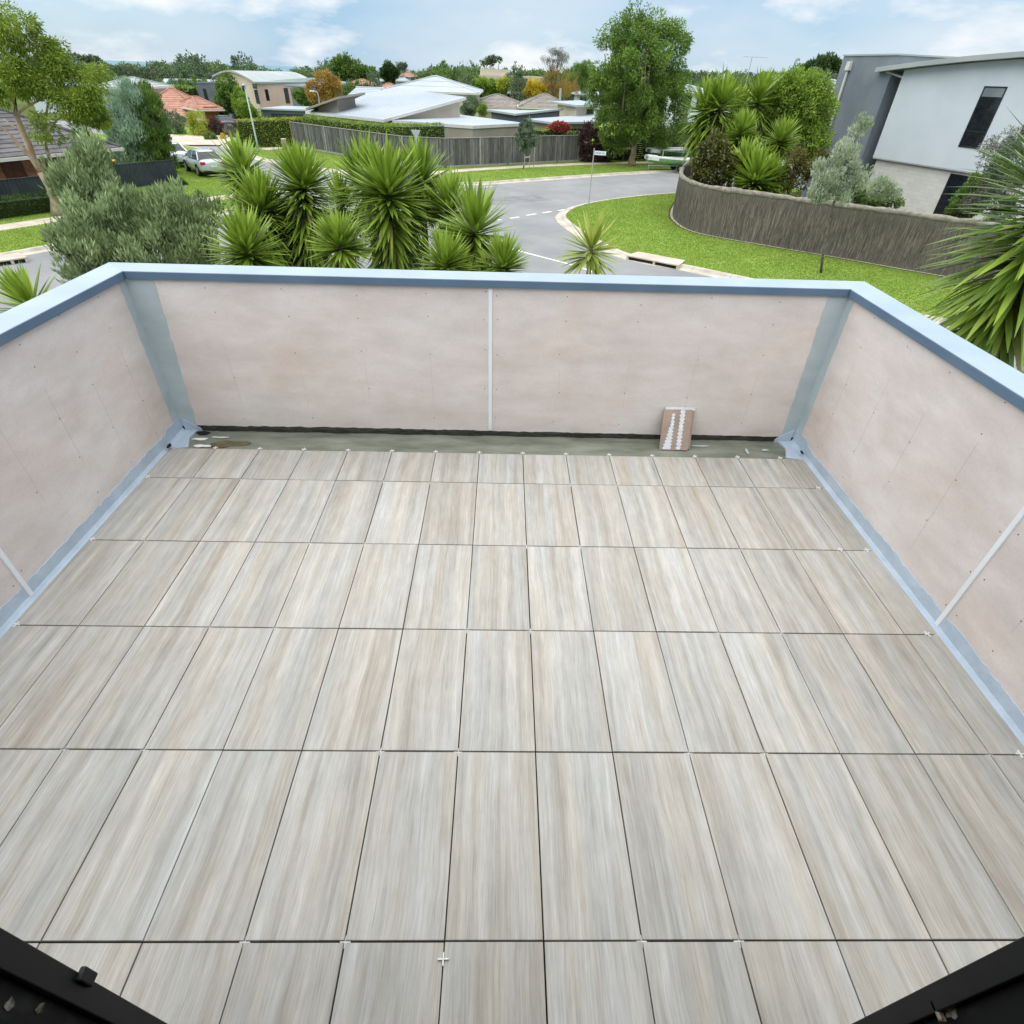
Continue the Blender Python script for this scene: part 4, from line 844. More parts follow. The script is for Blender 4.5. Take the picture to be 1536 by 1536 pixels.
for i, (q, Lp, sk, tdep, lab) in enumerate(YR):
    yucca(lab, atT(*q, tdep), Lp, sk, VZ, 200+i, n=320, group='yuccas in the brush-fenced garden', trunk_r=.14, lo=-60 if sk > 20 else -30)
M_cam = leafmat('camellia_leaf', (.018, .035, .008), (.16, .15, .035), trans=.12, rough=.35, spec=.5)
M_rust = leafmat('rusty_shrub_leaf', (.035, .04, .012), (.17, .15, .035), trans=.2)
M_lime = leafmat('light_green_leaf', (.085, .15, .02), (.29, .41, .06), trans=.3)
M_mid = leafmat('mid_green_leaf', (.05, .105, .02), (.18, .27, .055), trans=.25)
M_deep = leafmat('deep_green_leaf', (.02, .045, .014), (.08, .13, .035), trans=.2)
M_grey = leafmat('grey_green_leaf', (.05, .08, .045), (.17, .23, .13), trans=.2)
M_blue = leafmat('blue_conifer_leaf', (.13, .21, .13), (.38, .50, .35), trans=.15)
M_red = leafmat('red_leaf', (.26, .045, .035), (.48, .12, .09), trans=.3)
M_maroon = leafmat('maroon_leaf', (.030, .016, .015), (.095, .05, .045), trans=.15)
M_yel = leafmat('yellow_leaf', (.45, .30, .02), (.75, .55, .05), trans=.3)
M_oran = leafmat('orange_leaf', (.22, .13, .03), (.46, .30, .07), trans=.3)
M_wisp = leafmat('grey_twig_leaf', (.10, .10, .075), (.24, .23, .18), trans=.2)
def shrub(label, blobsYpx, Y, m, seed, cat='shrub', name='shrub', nclump=90, per=60, cr=None, L=.14, Wd=.06, mode='out', r0=.05, group=None, zb=None, shell=.35, nlimb=7):
    """blobsYpx: [(px, py, rx_px, ry_px)] in the vertical plane y = Y"""
    bl = [BY(*q, Y) for q in blobsYpx]; c = np.mean([b_[0] for b_ in bl], 0); zb = VZ if zb is None else zb
    k = pxm(bl[0][0]); cr = cr or .28*np.mean([b_[1][0] for b_ in bl])
    return tree(name, label, cat, (c[0], c[1], zb), bl, m, M_bark, nclump=nclump, per=per, cr=cr, L=L, Wd=Wd, mode=mode, seed=seed, r0=r0, shell=shell, group=group, nlimb=nlimb)
shrub('glossy camellia bush with pale buds at the brush fence bend', [(1072, 225, 26, 22), (1062, 255, 24, 26), (1082, 258, 24, 26), (1048, 275, 10, 12)], 29.5, M_cam, 61, nclump=150, per=60, L=.16, Wd=.09)
shrub('round light green bush in the brush-fenced garden', [(1195, 150, 42, 34), (1215, 165, 30, 36), (1180, 135, 26, 20), (1200, 205, 44, 30)], 36, M_lime, 62, nclump=340, per=80, L=.2, Wd=.07)
shrub('low rusty-leaved shrub behind the brush fence', [(1195, 255, 26, 24), (1215, 245, 22, 18), (1175, 272, 20, 18)], 28, M_rust, 63, nclump=90, per=60, L=.14)
shrub('leafy green shrub under the silver sapling', [(1262, 285, 22, 16), (1300, 295, 24, 12), (1330, 300, 20, 12)], 25.5, M_mid, 64, nclump=80, L=.14)
shrub('broad-leaved shrub before the dark lower window', [(1448, 308, 22, 20), (1462, 290, 18, 24), (1436, 322, 14, 8)], 23.5, M_mid, 65, nclump=110, per=60, L=.15, Wd=.09)
shrub('wispy grey shrub against the white house', [(1490, 225, 20, 28), (1500, 265, 24, 30), (1475, 300, 24, 26), (1515, 215, 20, 20)], 22.5, M_wisp, 66, nclump=110, per=40, L=.12, Wd=.03, shell=.1)
shrub('thin leafy shrub beside the big yucca', [(1520, 250, 30, 40), (1500, 320, 26, 24)], 21, M_grey, 67, nclump=90, per=55, L=.12)
shrub('tiny lime plant at the silver sapling', [(1238, 293, 9, 9)], 25, M_lime, 68, nclump=20, per=40, L=.16, Wd=.03, mode='up')
# ================================================================== HOUSES
M_brick = None
def brick_mat(name, c1, c2, mortar, sc=1.0, w=.24, h=.086):
    m = bpy.data.materials.new(name); t = nodes(m); N = t.nodes.new; L = t.links.new
    b = N('ShaderNodeBsdfPrincipled'); o = N('ShaderNodeOutputMaterial'); L(b.outputs[0], o.inputs[0]); b.inputs['Roughness'].default_value = .9
    tcn = N('ShaderNodeTexCoord'); sx = N('ShaderNodeSeparateXYZ'); L(tcn.outputs['Object'], sx.inputs[0]); ad = N('ShaderNodeMath'); L(sx.outputs[0], ad.inputs[0]); L(sx.outputs[1], ad.inputs[1])
    cb = N('ShaderNodeCombineXYZ'); L(ad.outputs[0], cb.inputs[0]); L(sx.outputs[2], cb.inputs[1])
    br = N('ShaderNodeTexBrick'); br.inputs['Scale'].default_value = sc; br.inputs['Brick Width'].default_value = w; br.inputs['Row Height'].default_value = h; br.inputs['Mortar Size'].default_value = .008
    br.inputs['Color1'].default_value = (*c1, 1); br.inputs['Color2'].default_value = (*c2, 1); br.inputs['Mortar'].default_value = (*mortar, 1); L(cb.outputs[0], br.inputs['Vector'])
    L(br.outputs['Color'], b.inputs['Base Color']); bp = N('ShaderNodeBump'); bp.inputs['Distance'].default_value = .01; bp.inputs['Strength'].default_value = .6; bp.invert = True; L(br.outputs['Fac'], bp.inputs['Height']); L(bp.outputs[0], b.inputs['Normal'])
    return m
M_rbrick = brick_mat('red_brick', (.30, .11, .06), (.44, .17, .09), (.20, .16, .13))
M_block = brick_mat('pale_block', (.66, .64, .58), (.75, .73, .67), (.66, .64, .58), w=.39, h=.19)
M_cream = mat('cream_render', (.58, .50, .38), (.66, .58, .46), rough=.9, scale=(.5, .5, .5))
M_ochre = mat('ochre_render', (.66, .50, .27), (.74, .58, .33), rough=.9, scale=(.5, .5, .5))
M_pinkr = mat('pink_render', (.60, .42, .36), (.68, .49, .43), rough=.9, scale=(.4, .4, .4))
M_whiter = mat('white_render', (.62, .68, .70), (.69, .74, .76), rough=.75, scale=(.6, .6, .6), detail=7)
M_greyr = mat('grey_render', (.165, .195, .215), (.25, .28, .30), rough=.85, scale=(.5, .5, .35), detail=6)
M_dgrey = mat('dark_grey_wall', (.10, .115, .135), (.14, .155, .175), rough=.8, scale=(.5, .5, .5))
M_taupe = mat('taupe_render', (.30, .265, .215), (.37, .33, .275), rough=.9, scale=(.5, .5, .5))
M_zinc = mat('pale_steel_roof', (.40, .44, .48), (.49, .53, .57), rough=.45, scale=(.12, .12, .12), detail=5, metal=.15, spec=.5)
M_zinc2 = mat('green_grey_roof', (.36, .39, .37), (.44, .47, .45), rough=.5, scale=(.3, .3, .3))
M_rtile = mat('terracotta_tile', (.34, .165, .115), (.46, .245, .175), rough=.85, scale=(1.4, 1.4, 1.4), detail=8, rnd=.12)
M_btile = mat('brown_tile', (.20, .175, .15), (.29, .26, .225), rough=.85, scale=(1.4, 1.4, 1.4), detail=8, rnd=.12)
M_dtile = mat('charcoal_tile', (.085, .080, .082), (.15, .142, .142), rough=.7, scale=(1.6, 1.6, 1.6), detail=8, rnd=.15)
M_trim = mat('pale_trim', (.62, .60, .54), (.70, .68, .62), rough=.6)
M_glass = mat('dark_glass', (.010, .013, .018), (.022, .027, .034), rough=.06, spec=.6)
M_alu = mat('dark_window_frame', (.02, .022, .026), (.035, .038, .042), rough=.4)
M_garage = mat('timber_garage_door', (.25, .10, .035), (.34, .15, .06), rough=.7, scale=(1, 1, 8))
M_solar = mat('solar_panel', (.03, .045, .09), (.05, .07, .13), rough=.15, spec=.6)
M_pole = mat('galvanised_steel', (.42, .45, .46), (.52, .55, .56), rough=.5, metal=.4)
def PH(x, y, h): return atZ(x, y, G+h)
def vplane(x, y, A, B, off=0):
    A, B = np.array(A[:2], float), np.array(B[:2], float); t = (B-A)/np.linalg.norm(B-A); n = np.array([t[1], -t[0]])
    if n@(CAM[:2]-A) < 0: n = -n
    A2 = A+n*off; d = ray(x, y); s = n@(A2-CAM[:2])/(n@d[:2]); return CAM+s*d
def px_window(parent, A, B, quad, nm='window', pane=M_glass, frame=M_alu, mull=0, off=.02, fw=.06, blind=False):
    """window on the vertical wall A-B seen at the pixel quad; widths levelled to a rectangle"""
    P = [vplane(*q, A, B, off) for q in quad]; A2, B2 = np.array(A[:2], float), np.array(B[:2], float); t = (B2-A2)/np.linalg.norm(B2-A2); n = np.array([t[1], -t[0]])
    if n@(CAM[:2]-A2) < 0: n = -n
    s = [(p[:2]-A2)@t for p in P]; z = [p[2] for p in P]; so = sorted(s); zo = sorted(z); s0, s1 = np.mean(so[:2]), np.mean(so[2:]); z0, z1 = np.mean(zo[:2]), np.mean(zo[2:])
    def bx(a, b, c, d, e0, e1): 
        p, q = A2+t*a, A2+t*b; return MB().prism([tuple(p+n*e0), tuple(q+n*e0), tuple(q+n*e1), tuple(p+n*e1)], c, d)
    fr = MB()
    for a, b, c, d in ((s0, s0+fw, z0, z1), (s1-fw, s1, z0, z1), (s0+fw, s1-fw, z0, z0+fw), (s0+fw, s1-fw, z1-fw, z1)): m = bx(a, b, c, d, -.05, off); fr.add(m.v, m.f)
    for k in range(mull): zz = z0+(z1-z0)*(k+1)/(mull+1)*(.55 if mull == 1 else 1); m = bx(s0+fw, s1-fw, zz-.03, zz+.03, -.05, off-.004); fr.add(m.v, m.f)
    f = build(nm, fr, frame, parent); o = build('pane', bx(s0+fw*.9, s1-fw*.9, z0+fw*.9, z1-fw*.9, -.04, off-.015), pane, None); 
    w = wloc(f); o.parent = f; o.location = o.location-w
    if blind:
        o = build('blind', bx(s0+fw, s1-fw, z1-fw-(z1-z0)*.14, z1-fw, -.03, off-.012), M_greyr, None); o.parent = f; o.location = o.location-w
    return f
def plane_z(P, x, y):
    P = np.array(P); A = np.c_[P[:, 0], P[:, 1], np.ones(len(P))]; c, *_ = np.linalg.lstsq(A, P[:, 2], rcond=None); return float(c[0]*x+c[1]*y+c[2])
def slab_house(label, roof, wallm, roofm, th=.16, inset=.4, zb=None, name='house', ribs=0, trim=None):
    P = [PH(*q) if q[2] < 20 else atY(*q) for q in roof]; c = np.mean(P, 0); zb = VZ if zb is None else zb
    t = thing(name, label, 'house', (c[0], c[1], zb)); xy = [tuple(p[:2]) for p in P]
    z = [plane_z(P, *q) for q in xy]
    rf = build('roof', MB().prism(xy, [v-th for v in z], z), roofm, t)
    if trim: build('fascia', MB().prism([tuple(c[:2]+(np.array(q)-c[:2])*1.004) for q in xy], [v-th-.06 for v in z], [v-.03 for v in z]), trim, t)
    if ribs:
        a, b, d = np.array(P[0]), np.array(P[1]), np.array(P[-1]); mb = MB(); n = int(np.linalg.norm(b-a)/ribs)
        e2 = np.array(P[2])
        for k in range(1, n):
            p = a+(b-a)*k/n; q = d+(e2-d)*k/n; pz, qz = plane_z(P, *p[:2]), plane_z(P, *q[:2])
            mb.tube([(p[0], p[1], pz+.01), (q[0], q[1], qz+.01)], .028, 4)
        build('rib', mb, roofm, rf)['kind'] = 'stuff'
    inn = [c[:2]+(np.array(q)-c[:2])*(1-inset/np.linalg.norm(np.array(q)-c[:2])) for q in xy]
    build('wall', MB().prism([tuple(q) for q in inn], zb-.1, [plane_z(P, *q)-th-.01 for q in inn]), wallm, t)
    return t, P, [tuple(q) for q in inn]
def hip_house(label, A, B, depth, ze, zr, wallm, roofm, zb=None, name='house', courses=10, over=.5, trim=M_trim, gable=False, cat='house', group=None):
    """front eave A->B (xy), body extends away from the camera"""
    A, B = np.array(A[:2], float), np.array(B[:2], float); L = np.linalg.norm(B-A); t = (B-A)/L; n = np.array([-t[1], t[0]])
    if n@(CAM[:2]-A) > 0: n = -n
    zb = VZ if zb is None else zb; th = thing(name, label, cat, (*((A+B)/2+n*depth/2), zb), group); m = min(depth/2, L/2-.3) if not gable else 0
    def at_(u, v): return A+t*u+n*v
    wl_ = [at_(over, over), at_(L-over, over), at_(L-over, depth-over), at_(over, depth-over)]
    build('wall', MB().prism([tuple(q) for q in wl_], zb-.1, ze-.02), wallm, th)
    rf = MB(); hd = depth/2
    for k in range(courses):
        a0, a1 = k/courses, (k+1)/courses+.01; z0, z1 = ze+(zr-ze)*a0+.045, ze+(zr-ze)*min(a1, 1)+.005; i0, i1 = m*a0, m*min(a1, 1); v0, v1 = hd*a0, hd*min(a1, 1)
        lo = [(*at_(i0, v0), z0), (*at_(L-i0, v0), z0), (*at_(L-i0, depth-v0), z0), (*at_(i0, depth-v0), z0)]; hi = [(*at_(i1, v1), z1), (*at_(L-i1, v1), z1), (*at_(L-i1, depth-v1), z1), (*at_(i1, depth-v1), z1)]; dn = [(x, y, z-.05) for x, y, z in lo]
        rf.add(lo+hi+dn, [(0, 1, 5, 4), (1, 2, 6, 5), (2, 3, 7, 6), (3, 0, 4, 7), (8, 9, 1, 0), (9, 10, 2, 1), (10, 11, 3, 2), (11, 8, 0, 3)])
    r_ = build('roof', rf, roofm, th); rt = MB(); e0, e1 = at_(m, hd), at_(L-m, hd); rt.tube([(*e0, zr+.05), (*e1, zr+.05)], .11, 6)
    if m:
        for cor, e in (((0, 0), e0), ((0, depth), e0), ((L, 0), e1), ((L, depth), e1)): rt.tube([(*at_(*cor), ze+.06), (*e, zr+.05)], .09, 6)
    build('ridge_cap', rt, roofm, r_); build('gutter', MB().prism([tuple(at_(-.1, -.1)), tuple(at_(L+.1, -.1)), tuple(at_(L+.1, depth+.1)), tuple(at_(-.1, depth+.1))], ze-.16, ze-.01), trim, th)
    return th, at_
def wall_piece(th, at_, u0, u1, z0, z1, nm, m, over=.5, frame=None, d=.03):
    q = [at_(u0, over-d), at_(u1, over-d), at_(u1, over+.02), at_(u0, over+.02)]
    if frame:
        f = build(nm, MB().prism([tuple(at_(u0-.07, over-d+.01)), tuple(at_(u1+.07, over-d+.01)), tuple(at_(u1+.07, over+.02)), tuple(at_(u0-.07, over+.02))], z0-.07, z1+.07), frame, th)
        o = build('pane', MB().prism([tuple(v) for v in q], z0, z1), m, None); w = wloc(f); o.parent = f; o.location = o.location-w; return f
    return build(nm, MB().prism([tuple(v) for v in q], z0, z1), m, th)
# ---- brick house on the left
E1, E2 = atY(181, 221, float(atZ(185, 279)[1])), atY(60, 235, float(atZ(60, 296)[1])); E2[2] = E1[2]; dd = (E2-E1)[:2]/np.linalg.norm((E2-E1)[:2])
th, at_ = hip_house('brick house with charcoal tiled hip roof behind the slender gum tree', E1[:2]+dd*22, E1, 9.5, E1[2], E1[2]+2.3, M_rbrick, M_dtile, courses=14)
Lh = 22
for u0, u1, z0, z1 in ((11.3, 13.5, VZ+.9, VZ+2.2), (6.5, 8.5, VZ+.9, VZ+2.2)): wall_piece(th, at_, u0, u1, z0, z1, 'window', M_glass, frame=M_alu)
wall_piece(th, at_, 15.2, 16.3, VZ, VZ+2.2, 'door', mat('timber_door', (.09, .03, .015), (.14, .05, .03), rough=.5))
q = [at_(6.5, -1.9), at_(12.2, -1.9), at_(12.2, .3), at_(6.5, .3)]; build('porch_roof', MB().prism([tuple(v) for v in q], [E1[2]-.42]*2+[E1[2]+.0]*2, [E1[2]-.30]*2+[E1[2]+.12]*2), M_trim, th)
build('porch_fascia', MB().prism([tuple(at_(6.5, -1.99)), tuple(at_(12.2, -1.99)), tuple(at_(12.2, -1.91)), tuple(at_(6.5, -1.91))], E1[2]-.55, E1[2]-.28), M_trim, th)
for u in (8.6, 12.0, 17.6, 20.9): c = at_(u, -1.6 if u < 13 else .15); build('post', MB().box((c[0], c[1], (VZ+E1[2]-.3)/2), (.16, .16, E1[2]-.3-VZ)), M_alu, th)
# wheelie bin with yellow lid
c = atZ(171, 279, VZ); b_ = thing('wheelie_bin', 'dark wheelie bin with a yellow lid beside the brick house', 'bin', (c[0]-1.2, c[1]+2.4, VZ)); M_binl = mat('yellow_lid', (.62, .42, .02), (.72, .5, .04), rough=.5)
def bin_(root, lidm):
    w = root.location; mb = MB().box((w.x, w.y, w.z+.52), (.46, .5, .9), .3); mb.v[0:4] = [(w.x+(x-w.x)*.8, w.y+(y-w.y)*.8, z) for x, y, z in mb.v[0:4]]
    build('body', mb, mat('bin_green', (.015, .022, .018), (.03, .04, .034), rough=.6), root, bevel=.02); build('lid', MB().prism([(w.x-.3, w.y-.32), (w.x+.3, w.y-.32), (w.x+.3, w.y+.3), (w.x-.3, w.y+.3)], [w.z+.985]*2+[w.z+1.03]*2, [w.z+1.03]*2+[w.z+1.1]*2), lidm, root, bevel=.02)
    for s in (-1, 1): build('wheel', MB().tube([(w.x+s*.22-.02, w.y+.2, w.z+.1), (w.x+s*.22+.02, w.y+.2, w.z+.1)], .1, 12), M_black, root)
bin_(b_, M_binl)
# ---- conifers and shrubs, left
Yc = 41.5
shrub('tall blue-green conifer behind the charcoal fence', [(196, 150, 22, 22), (192, 190, 34, 34), (196, 232, 38, 34), (205, 262, 30, 14)], Yc, M_blue, 71, name='conifer', cat='tree', nclump=320, per=80, L=.26, Wd=.05, mode='up', r0=.15)
shrub('dark green conifer leaning against the blue-green one', [(222, 158, 16, 24), (230, 195, 22, 34), (235, 235, 24, 32), (232, 258, 24, 14)], Yc+.6, M_mid, 72, name='conifer', cat='tree', nclump=300, per=80, L=.24, Wd=.05, mode='up', r0=.15)
shrub('low dark shrub at the end of the charcoal fence', [(268, 279, 12, 8), (255, 281, 8, 6)], 37.5, M_deep, 73, nclump=40, L=.12)
# ---- terracotta house
Yr = float(atZ(316, 194)[1]); a, b2 = atY(196, 173, Yr), atY(303, 166, Yr+2)
th, at_ = hip_house('ochre house with terracotta hip roof across the street', a, b2, 13, a[2], zat(240, 133, Yr+7), M_ochre, M_rtile, courses=12)
a, b2 = atY(297, 164.5, Yr-1), atY(335, 161.5, Yr+1); L = np.linalg.norm((b2-a)[:2])
th2, at_ = hip_house('ochre garage wing with brown door beside the dark parked cars', a, b2, 9, a[2], zat(316, 146, Yr+4), M_ochre, M_rtile, courses=8); wall_piece(th2, at_, L*.28, L*.82, VZ, VZ+2.1, 'garage_door', M_garage)
Ys = float(atZ(300, 203)[1])
shrub('brownish-green shrub before the ochre house', [(262, 185, 16, 18), (258, 198, 14, 14)], Ys, M_grey, 74, nclump=70, L=.22)
shrub('bright yellow-green bush before the ochre house', [(296, 180, 13, 12), (298, 195, 15, 14)], Ys-1, M_hedge2, 75, nclump=80, L=.2)
shrub('round maroon bush by the dark parked cars', [(322, 194, 13, 11), (330, 197, 10, 9)], Ys, M_maroon, 76, nclump=70, L=.18)
shrub('small green shrub in front of the maroon bush', [(316, 206, 8, 5)], Ys-5, M_mid, 77, nclump=30, L=.18)
shrub('dry grassy shrub beside the driveway', [(347, 199, 10, 7)], Ys-2, M_wisp, 78, nclump=30, L=.3, Wd=.03, mode='up')
shrub('small yellow flowering shrub by the driveway', [(334, 205, 4, 4)], Ys-4, M_yel, 79, nclump=14, per=40, L=.14)
# ---- grey box house and curved-roof house
t, P, inn = slab_house('dark grey box house behind the terracotta roof', [(293, 123.5, 100), (323, 123.5, 98), (338, 122.5, 106), (306, 122.5, 108)], M_dgrey, M_dgrey, inset=.05); px_window(t, inn[0], inn[1], [(304, 133), (309, 133), (313, 152), (308, 152)])
cA, cB = atY(341, 190, 100)[:2], atY(396, 190, 92)[:2]; cC = atY(437, 190, 98)[:2]
t = thing('house', 'two-storey cream and pink house with a curved roof', 'house', (*((cA+cC)/2), VZ)); zt = float(atY(396, 126, 92)[2]); zl = float(atY(341, 117, 100)[2]); zm = float(atY(368, 112, 96)[2])
n = 10; prof = [(i/n, zl*(1-i/n)+zt*i/n+(.9*math.sin(math.pi*i/n))) for i in range(n+1)]; back = np.array([4.0, 14.0])
rings = [[(*(cA+(cB-cA)*s), VZ-.1), (*(cA+(cB-cA)*s), z), (*(cA+(cB-cA)*s+back), z), (*(cA+(cB-cA)*s+back), VZ-.1)] for s, z in prof]; build('wall', MB().loft(rings), M_cream, t)
rings = [[(*(cA+(cB-cA)*s*1.06-(cB-cA)*.03-back*.03), z+.03), (*(cA+(cB-cA)*s*1.06-(cB-cA)*.03-back*.03), z+.22), (*(cA+(cB-cA)*s*1.06-(cB-cA)*.03+back), z+.22), (*(cA+(cB-cA)*s*1.06-(cB-cA)*.03+back), z+.03)] for s, z in prof]; build('roof', MB().loft(rings), M_zinc2, t, smooth=False)
build('pink_wall', MB().prism([tuple(cB+(cC-cB)*.001), tuple(cC), tuple(cC+back*.8), tuple(cB+back*.8)], VZ-.1, zt-.05), M_pinkr, t)
build('wing_roof', MB().prism([tuple(cB-back*.03), tuple(cC+(cC-cB)*.9-back*.03), tuple(cC+(cC-cB)*.9+back), tuple(cB+back)], [zt+.02, zt-.5, zt-.1, zt+.5], [zt+.2, zt-.32, zt+.08, zt+.7]), M_zinc, t)
build('wing_wall', MB().prism([tuple(cC+(cC-cB)*.004+back*.1), tuple(cC+(cC-cB)*.85+back*.1), tuple(cC+(cC-cB)*.85+back*.7), tuple(cC+(cC-cB)*.004+back*.7)], VZ-.1, zt-.55), M_greyr, t)
for qd in ([(378.5, 126), (384, 126), (385, 133), (379.5, 133)], [(381, 134.5), (386, 134.5), (389, 155.5), (384.5, 155.5)], [(362, 125.5), (367, 125.5), (371, 150), (366, 150)]): px_window(t, cA, cB, qd)
for qd in ([(397, 134), (402, 134), (405, 151), (400, 151)], [(424.5, 132), (431, 132), (436, 155), (430, 155)]): px_window(t, cB, cC, qd)
gA, gB = atY(394, 180, 84)[:2], atY(462, 180, 84)[:2]; zg = float(atY(394, 163, 84)[2]); t = thing('garage', 'flat-roofed dark grey garage in front of the curved-roof house', 'garage', (*((gA+gB)/2), VZ))
build('wall', MB().prism([tuple(gA), tuple(gB), tuple(gB+[1, 7]), tuple(gA+[1, 7])], VZ-.1, zg-.12), M_dgrey, t); build('roof', MB().prism([tuple(gA-[.2, .2]), tuple(gB-[-.2, .2]), tuple(gB+[1.2, 7.2]), tuple(gA+[.8, 7.2])], zg-.115, zg+.05), M_zinc, t)
px_window(t, gA, gB, [(408, 171), (455, 171), (455, 185), (408, 185)], nm='garage_door', pane=M_char)
shrub('leafy street tree before the curved-roof house', [(340, 128, 14, 12), (345, 148, 18, 20), (335, 160, 12, 16), (352, 165, 12, 16)], 82, M_mid, 81, name='street_tree', cat='tree', nclump=160, L=.34, Wd=.12, r0=.14)
shrub('light green young tree beside the leafy street tree', [(362, 158, 12, 22), (372, 172, 12, 12), (388, 176, 9, 8)], 80, M_lime, 82, name='street_tree', cat='tree', nclump=90, L=.3, Wd=.1)
hedge('green hedge strip between the terracotta roof and the solar panels', [tuple(atY(232, 150, 108)[:2]), tuple(atY(294, 150, 108)[:2])], 1.2, VZ, [zat(232, 129, 108), zat(294, 132, 108)], M_hedge, 83, dens=14, L=.4, Wd=.2)
t, P, inn = slab_house('long white house with solar panels on its low roof', [(238, 129, 125), (335, 130, 125), (330, 119.5, 137), (246, 117.5, 137)], M_whiter, M_zinc)
for k in range(8):
    a0, a1 = .10+k*.072, .10+k*.072+.065; u = lambda s, v: (np.array(P[0])*(1-s)+np.array(P[1])*s)*(1-v)+(np.array(P[3])*(1-s)+np.array(P[2])*s)*v
    q = [u(a0, .25), u(a1, .25), u(a1, .8), u(a0, .8)]; build('solar_panel', MB().prism([tuple(p[:2]) for p in q], [p[2]+.05 for p in q], [p[2]+.12 for p in q]), M_solar, t)
# ---- big skillion house and neighbours behind the paling fence
a, b2, c2, d2 = PH(458, 166, 2.75), PH(575, 180.5, 2.75), PH(699, 144.5, 4.55), PH(592, 131, 4.75)
t, P, inn = slab_house('large house with one broad pale steel skillion roof behind the hedge', [(458, 166, 2.75), (575, 180.5, 2.75), (699, 144.5, 4.4), (590, 131.5, 4.6)], M_cream, M_zinc, ribs=.6, trim=M_trim, inset=.7)
fl_ = vplane(522, 165, a, c2); f0 = atY(522, 166, float(a[1]+b2[1])/2+4.0); build('flue', MB().tube([(f0[0], f0[1], f0[2]-.6), (f0[0], f0[1], f0[2]+1.0)], .16, 10), M_pole, t); build('flue_cap', MB().tube([(f0[0], f0[1], f0[2]+1.05), (f0[0], f0[1], f0[2]+1.12)], .22, 10), M_pole, t)
wq = PH(500, 142, 3.9)
slab_house('open skillion wing with a taupe underside beside the broad pale roof', [(459, 164.5, 2.9), (505, 141.5, 4.3), (548, 141, 4.3), (500, 158, 3.0)], M_taupe, M_taupe, inset=1.2)
a, b2 = PH(575, 145, 3.6), PH(717, 137.5, 3.6)
hip_house('house with a pale steel hip roof rising behind the broad skillion', atY(572, 143, 86)[:2], atY(718, 138, 86)[:2], 16, zat(650, 138, 86), zat(643, 114.5, 94), M_cream, M_zinc, courses=3)
t, P, inn = slab_house('flat-roofed taupe extension with white parapet edge behind the fence', [(588, 180, 2.75), (709, 188.5, 2.75), (788, 184.5, 2.75), (690, 172, 2.75)], M_taupe, M_zinc, inset=.08, trim=M_trim)
slab_house('low pale skillion roof with dark fascia between the flat and brown roofs', [(730, 165, 3.2), (773, 172.5, 3.0), (845, 165, 3.3), (800, 160, 3.6)], M_dgrey, M_zinc, inset=.5)
t, P, inn = slab_house('single-storey house with pale roof above the red shrub', [(789.5, 177.5, 63), (828, 184.5, 60.2), (897, 181.5, 62), (889, 172, 70)], M_taupe, M_zinc, inset=.5); px_window(t, inn[1], inn[2], [(850, 193), (875, 193), (876, 203), (850, 203)])
t, P, inn = slab_house('cream upper storey with a flat white roof beside the gum tree', [(826, 151.8, 74), (865, 158, 67), (902, 156, 70), (870, 150.5, 78)], M_cream, M_zinc, inset=.9); px_window(t, inn[1], inn[2], [(880, 163), (891, 163), (891, 171), (880, 171)])
hip_house('long brown tiled roof behind the flat extension', atY(690, 162, 98)[:2], atY(800, 162, 98)[:2], 13, zat(745, 163, 98), zat(745, 142, 104), M_cream, M_btile, courses=10)
th, at_ = hip_house('brown tiled hip roof with a small flue', atY(778, 162, 92)[:2], atY(862, 162, 92)[:2], 12, zat(820, 162, 92), zat(820, 141.5, 98), M_cream, M_btile, courses=10)
p = atY(840, 148, 96); build('flue', MB().tube([(p[0], p[1], p[2]-1), (p[0], p[1], p[2]+1.2)], .16, 8), M_pole, th)
shrub('red-leaved shrub behind the paling fence', [(837, 190, 11, 5), (829, 192, 7, 4), (847, 192, 7, 4)], 57.3, M_red, 84, nclump=70, L=.2, Wd=.1)
shrub('small garden tree behind the flat roof', [(705, 158, 12, 10), (700, 168, 12, 6)], 80, M_grey, 85, nclump=60, L=.3)
shrub('round bright bush behind the flat roof', [(724, 164, 6, 7)], 76, M_lime, 86, nclump=40, L=.24)
# ---- dark fence, shrubs, shed behind the gum tree
M_dfence = mat('dark_stained_timber', (.02, .018, .016), (.045, .04, .036), rough=.9, scale=(3, 3, 10))
dA, dB = np.array(atZ(905, 244)[:2]), np.array(atZ(1008, 240)[:2]); dB = dB+(dB-dA)*.3; t = thing('slat_fence', 'dark stained slat fence behind the gum tree', 'fence', (*((dA+dB)/2), VZ)); L = np.linalg.norm(dB-dA); d = (dB-dA)/L; ang = math.atan2(d[1], d[0])
for k in range(12): c = (dA+dB)/2; build('slat', MB().box((c[0], c[1], VZ+.12+k*.16), (L, .03, .14), ang), M_dfence, t)
for k in range(6): c = dA+d*L*k/5; build('post', MB().box((c[0]+d[1]*.06, c[1]-d[0]*.06, VZ+1.05), (.1, .09, 2.1), ang), M_taupe, t)
shrub('dark reddish shrub at the end of the paling fence', [(886, 212, 20, 22), (880, 232, 16, 14), (905, 225, 18, 20)], 56.6, M_maroon, 87, nclump=120, L=.26, Wd=.1)
shrub('dark green shrub under the gum tree crown', [(930, 222, 24, 20), (1000, 222, 30, 18), (985, 210, 24, 14)], 59, M_deep, 88, nclump=140, L=.26, Wd=.1)
sA, sB = atY(1010, 236, 62)[:2], atY(1062, 236, 56)[:2]; t = thing('shed', 'pale shed wall with a grey door behind the boats', 'shed', (*((sA+sB)/2), VZ)); zs = zat(1035, 186, 59)
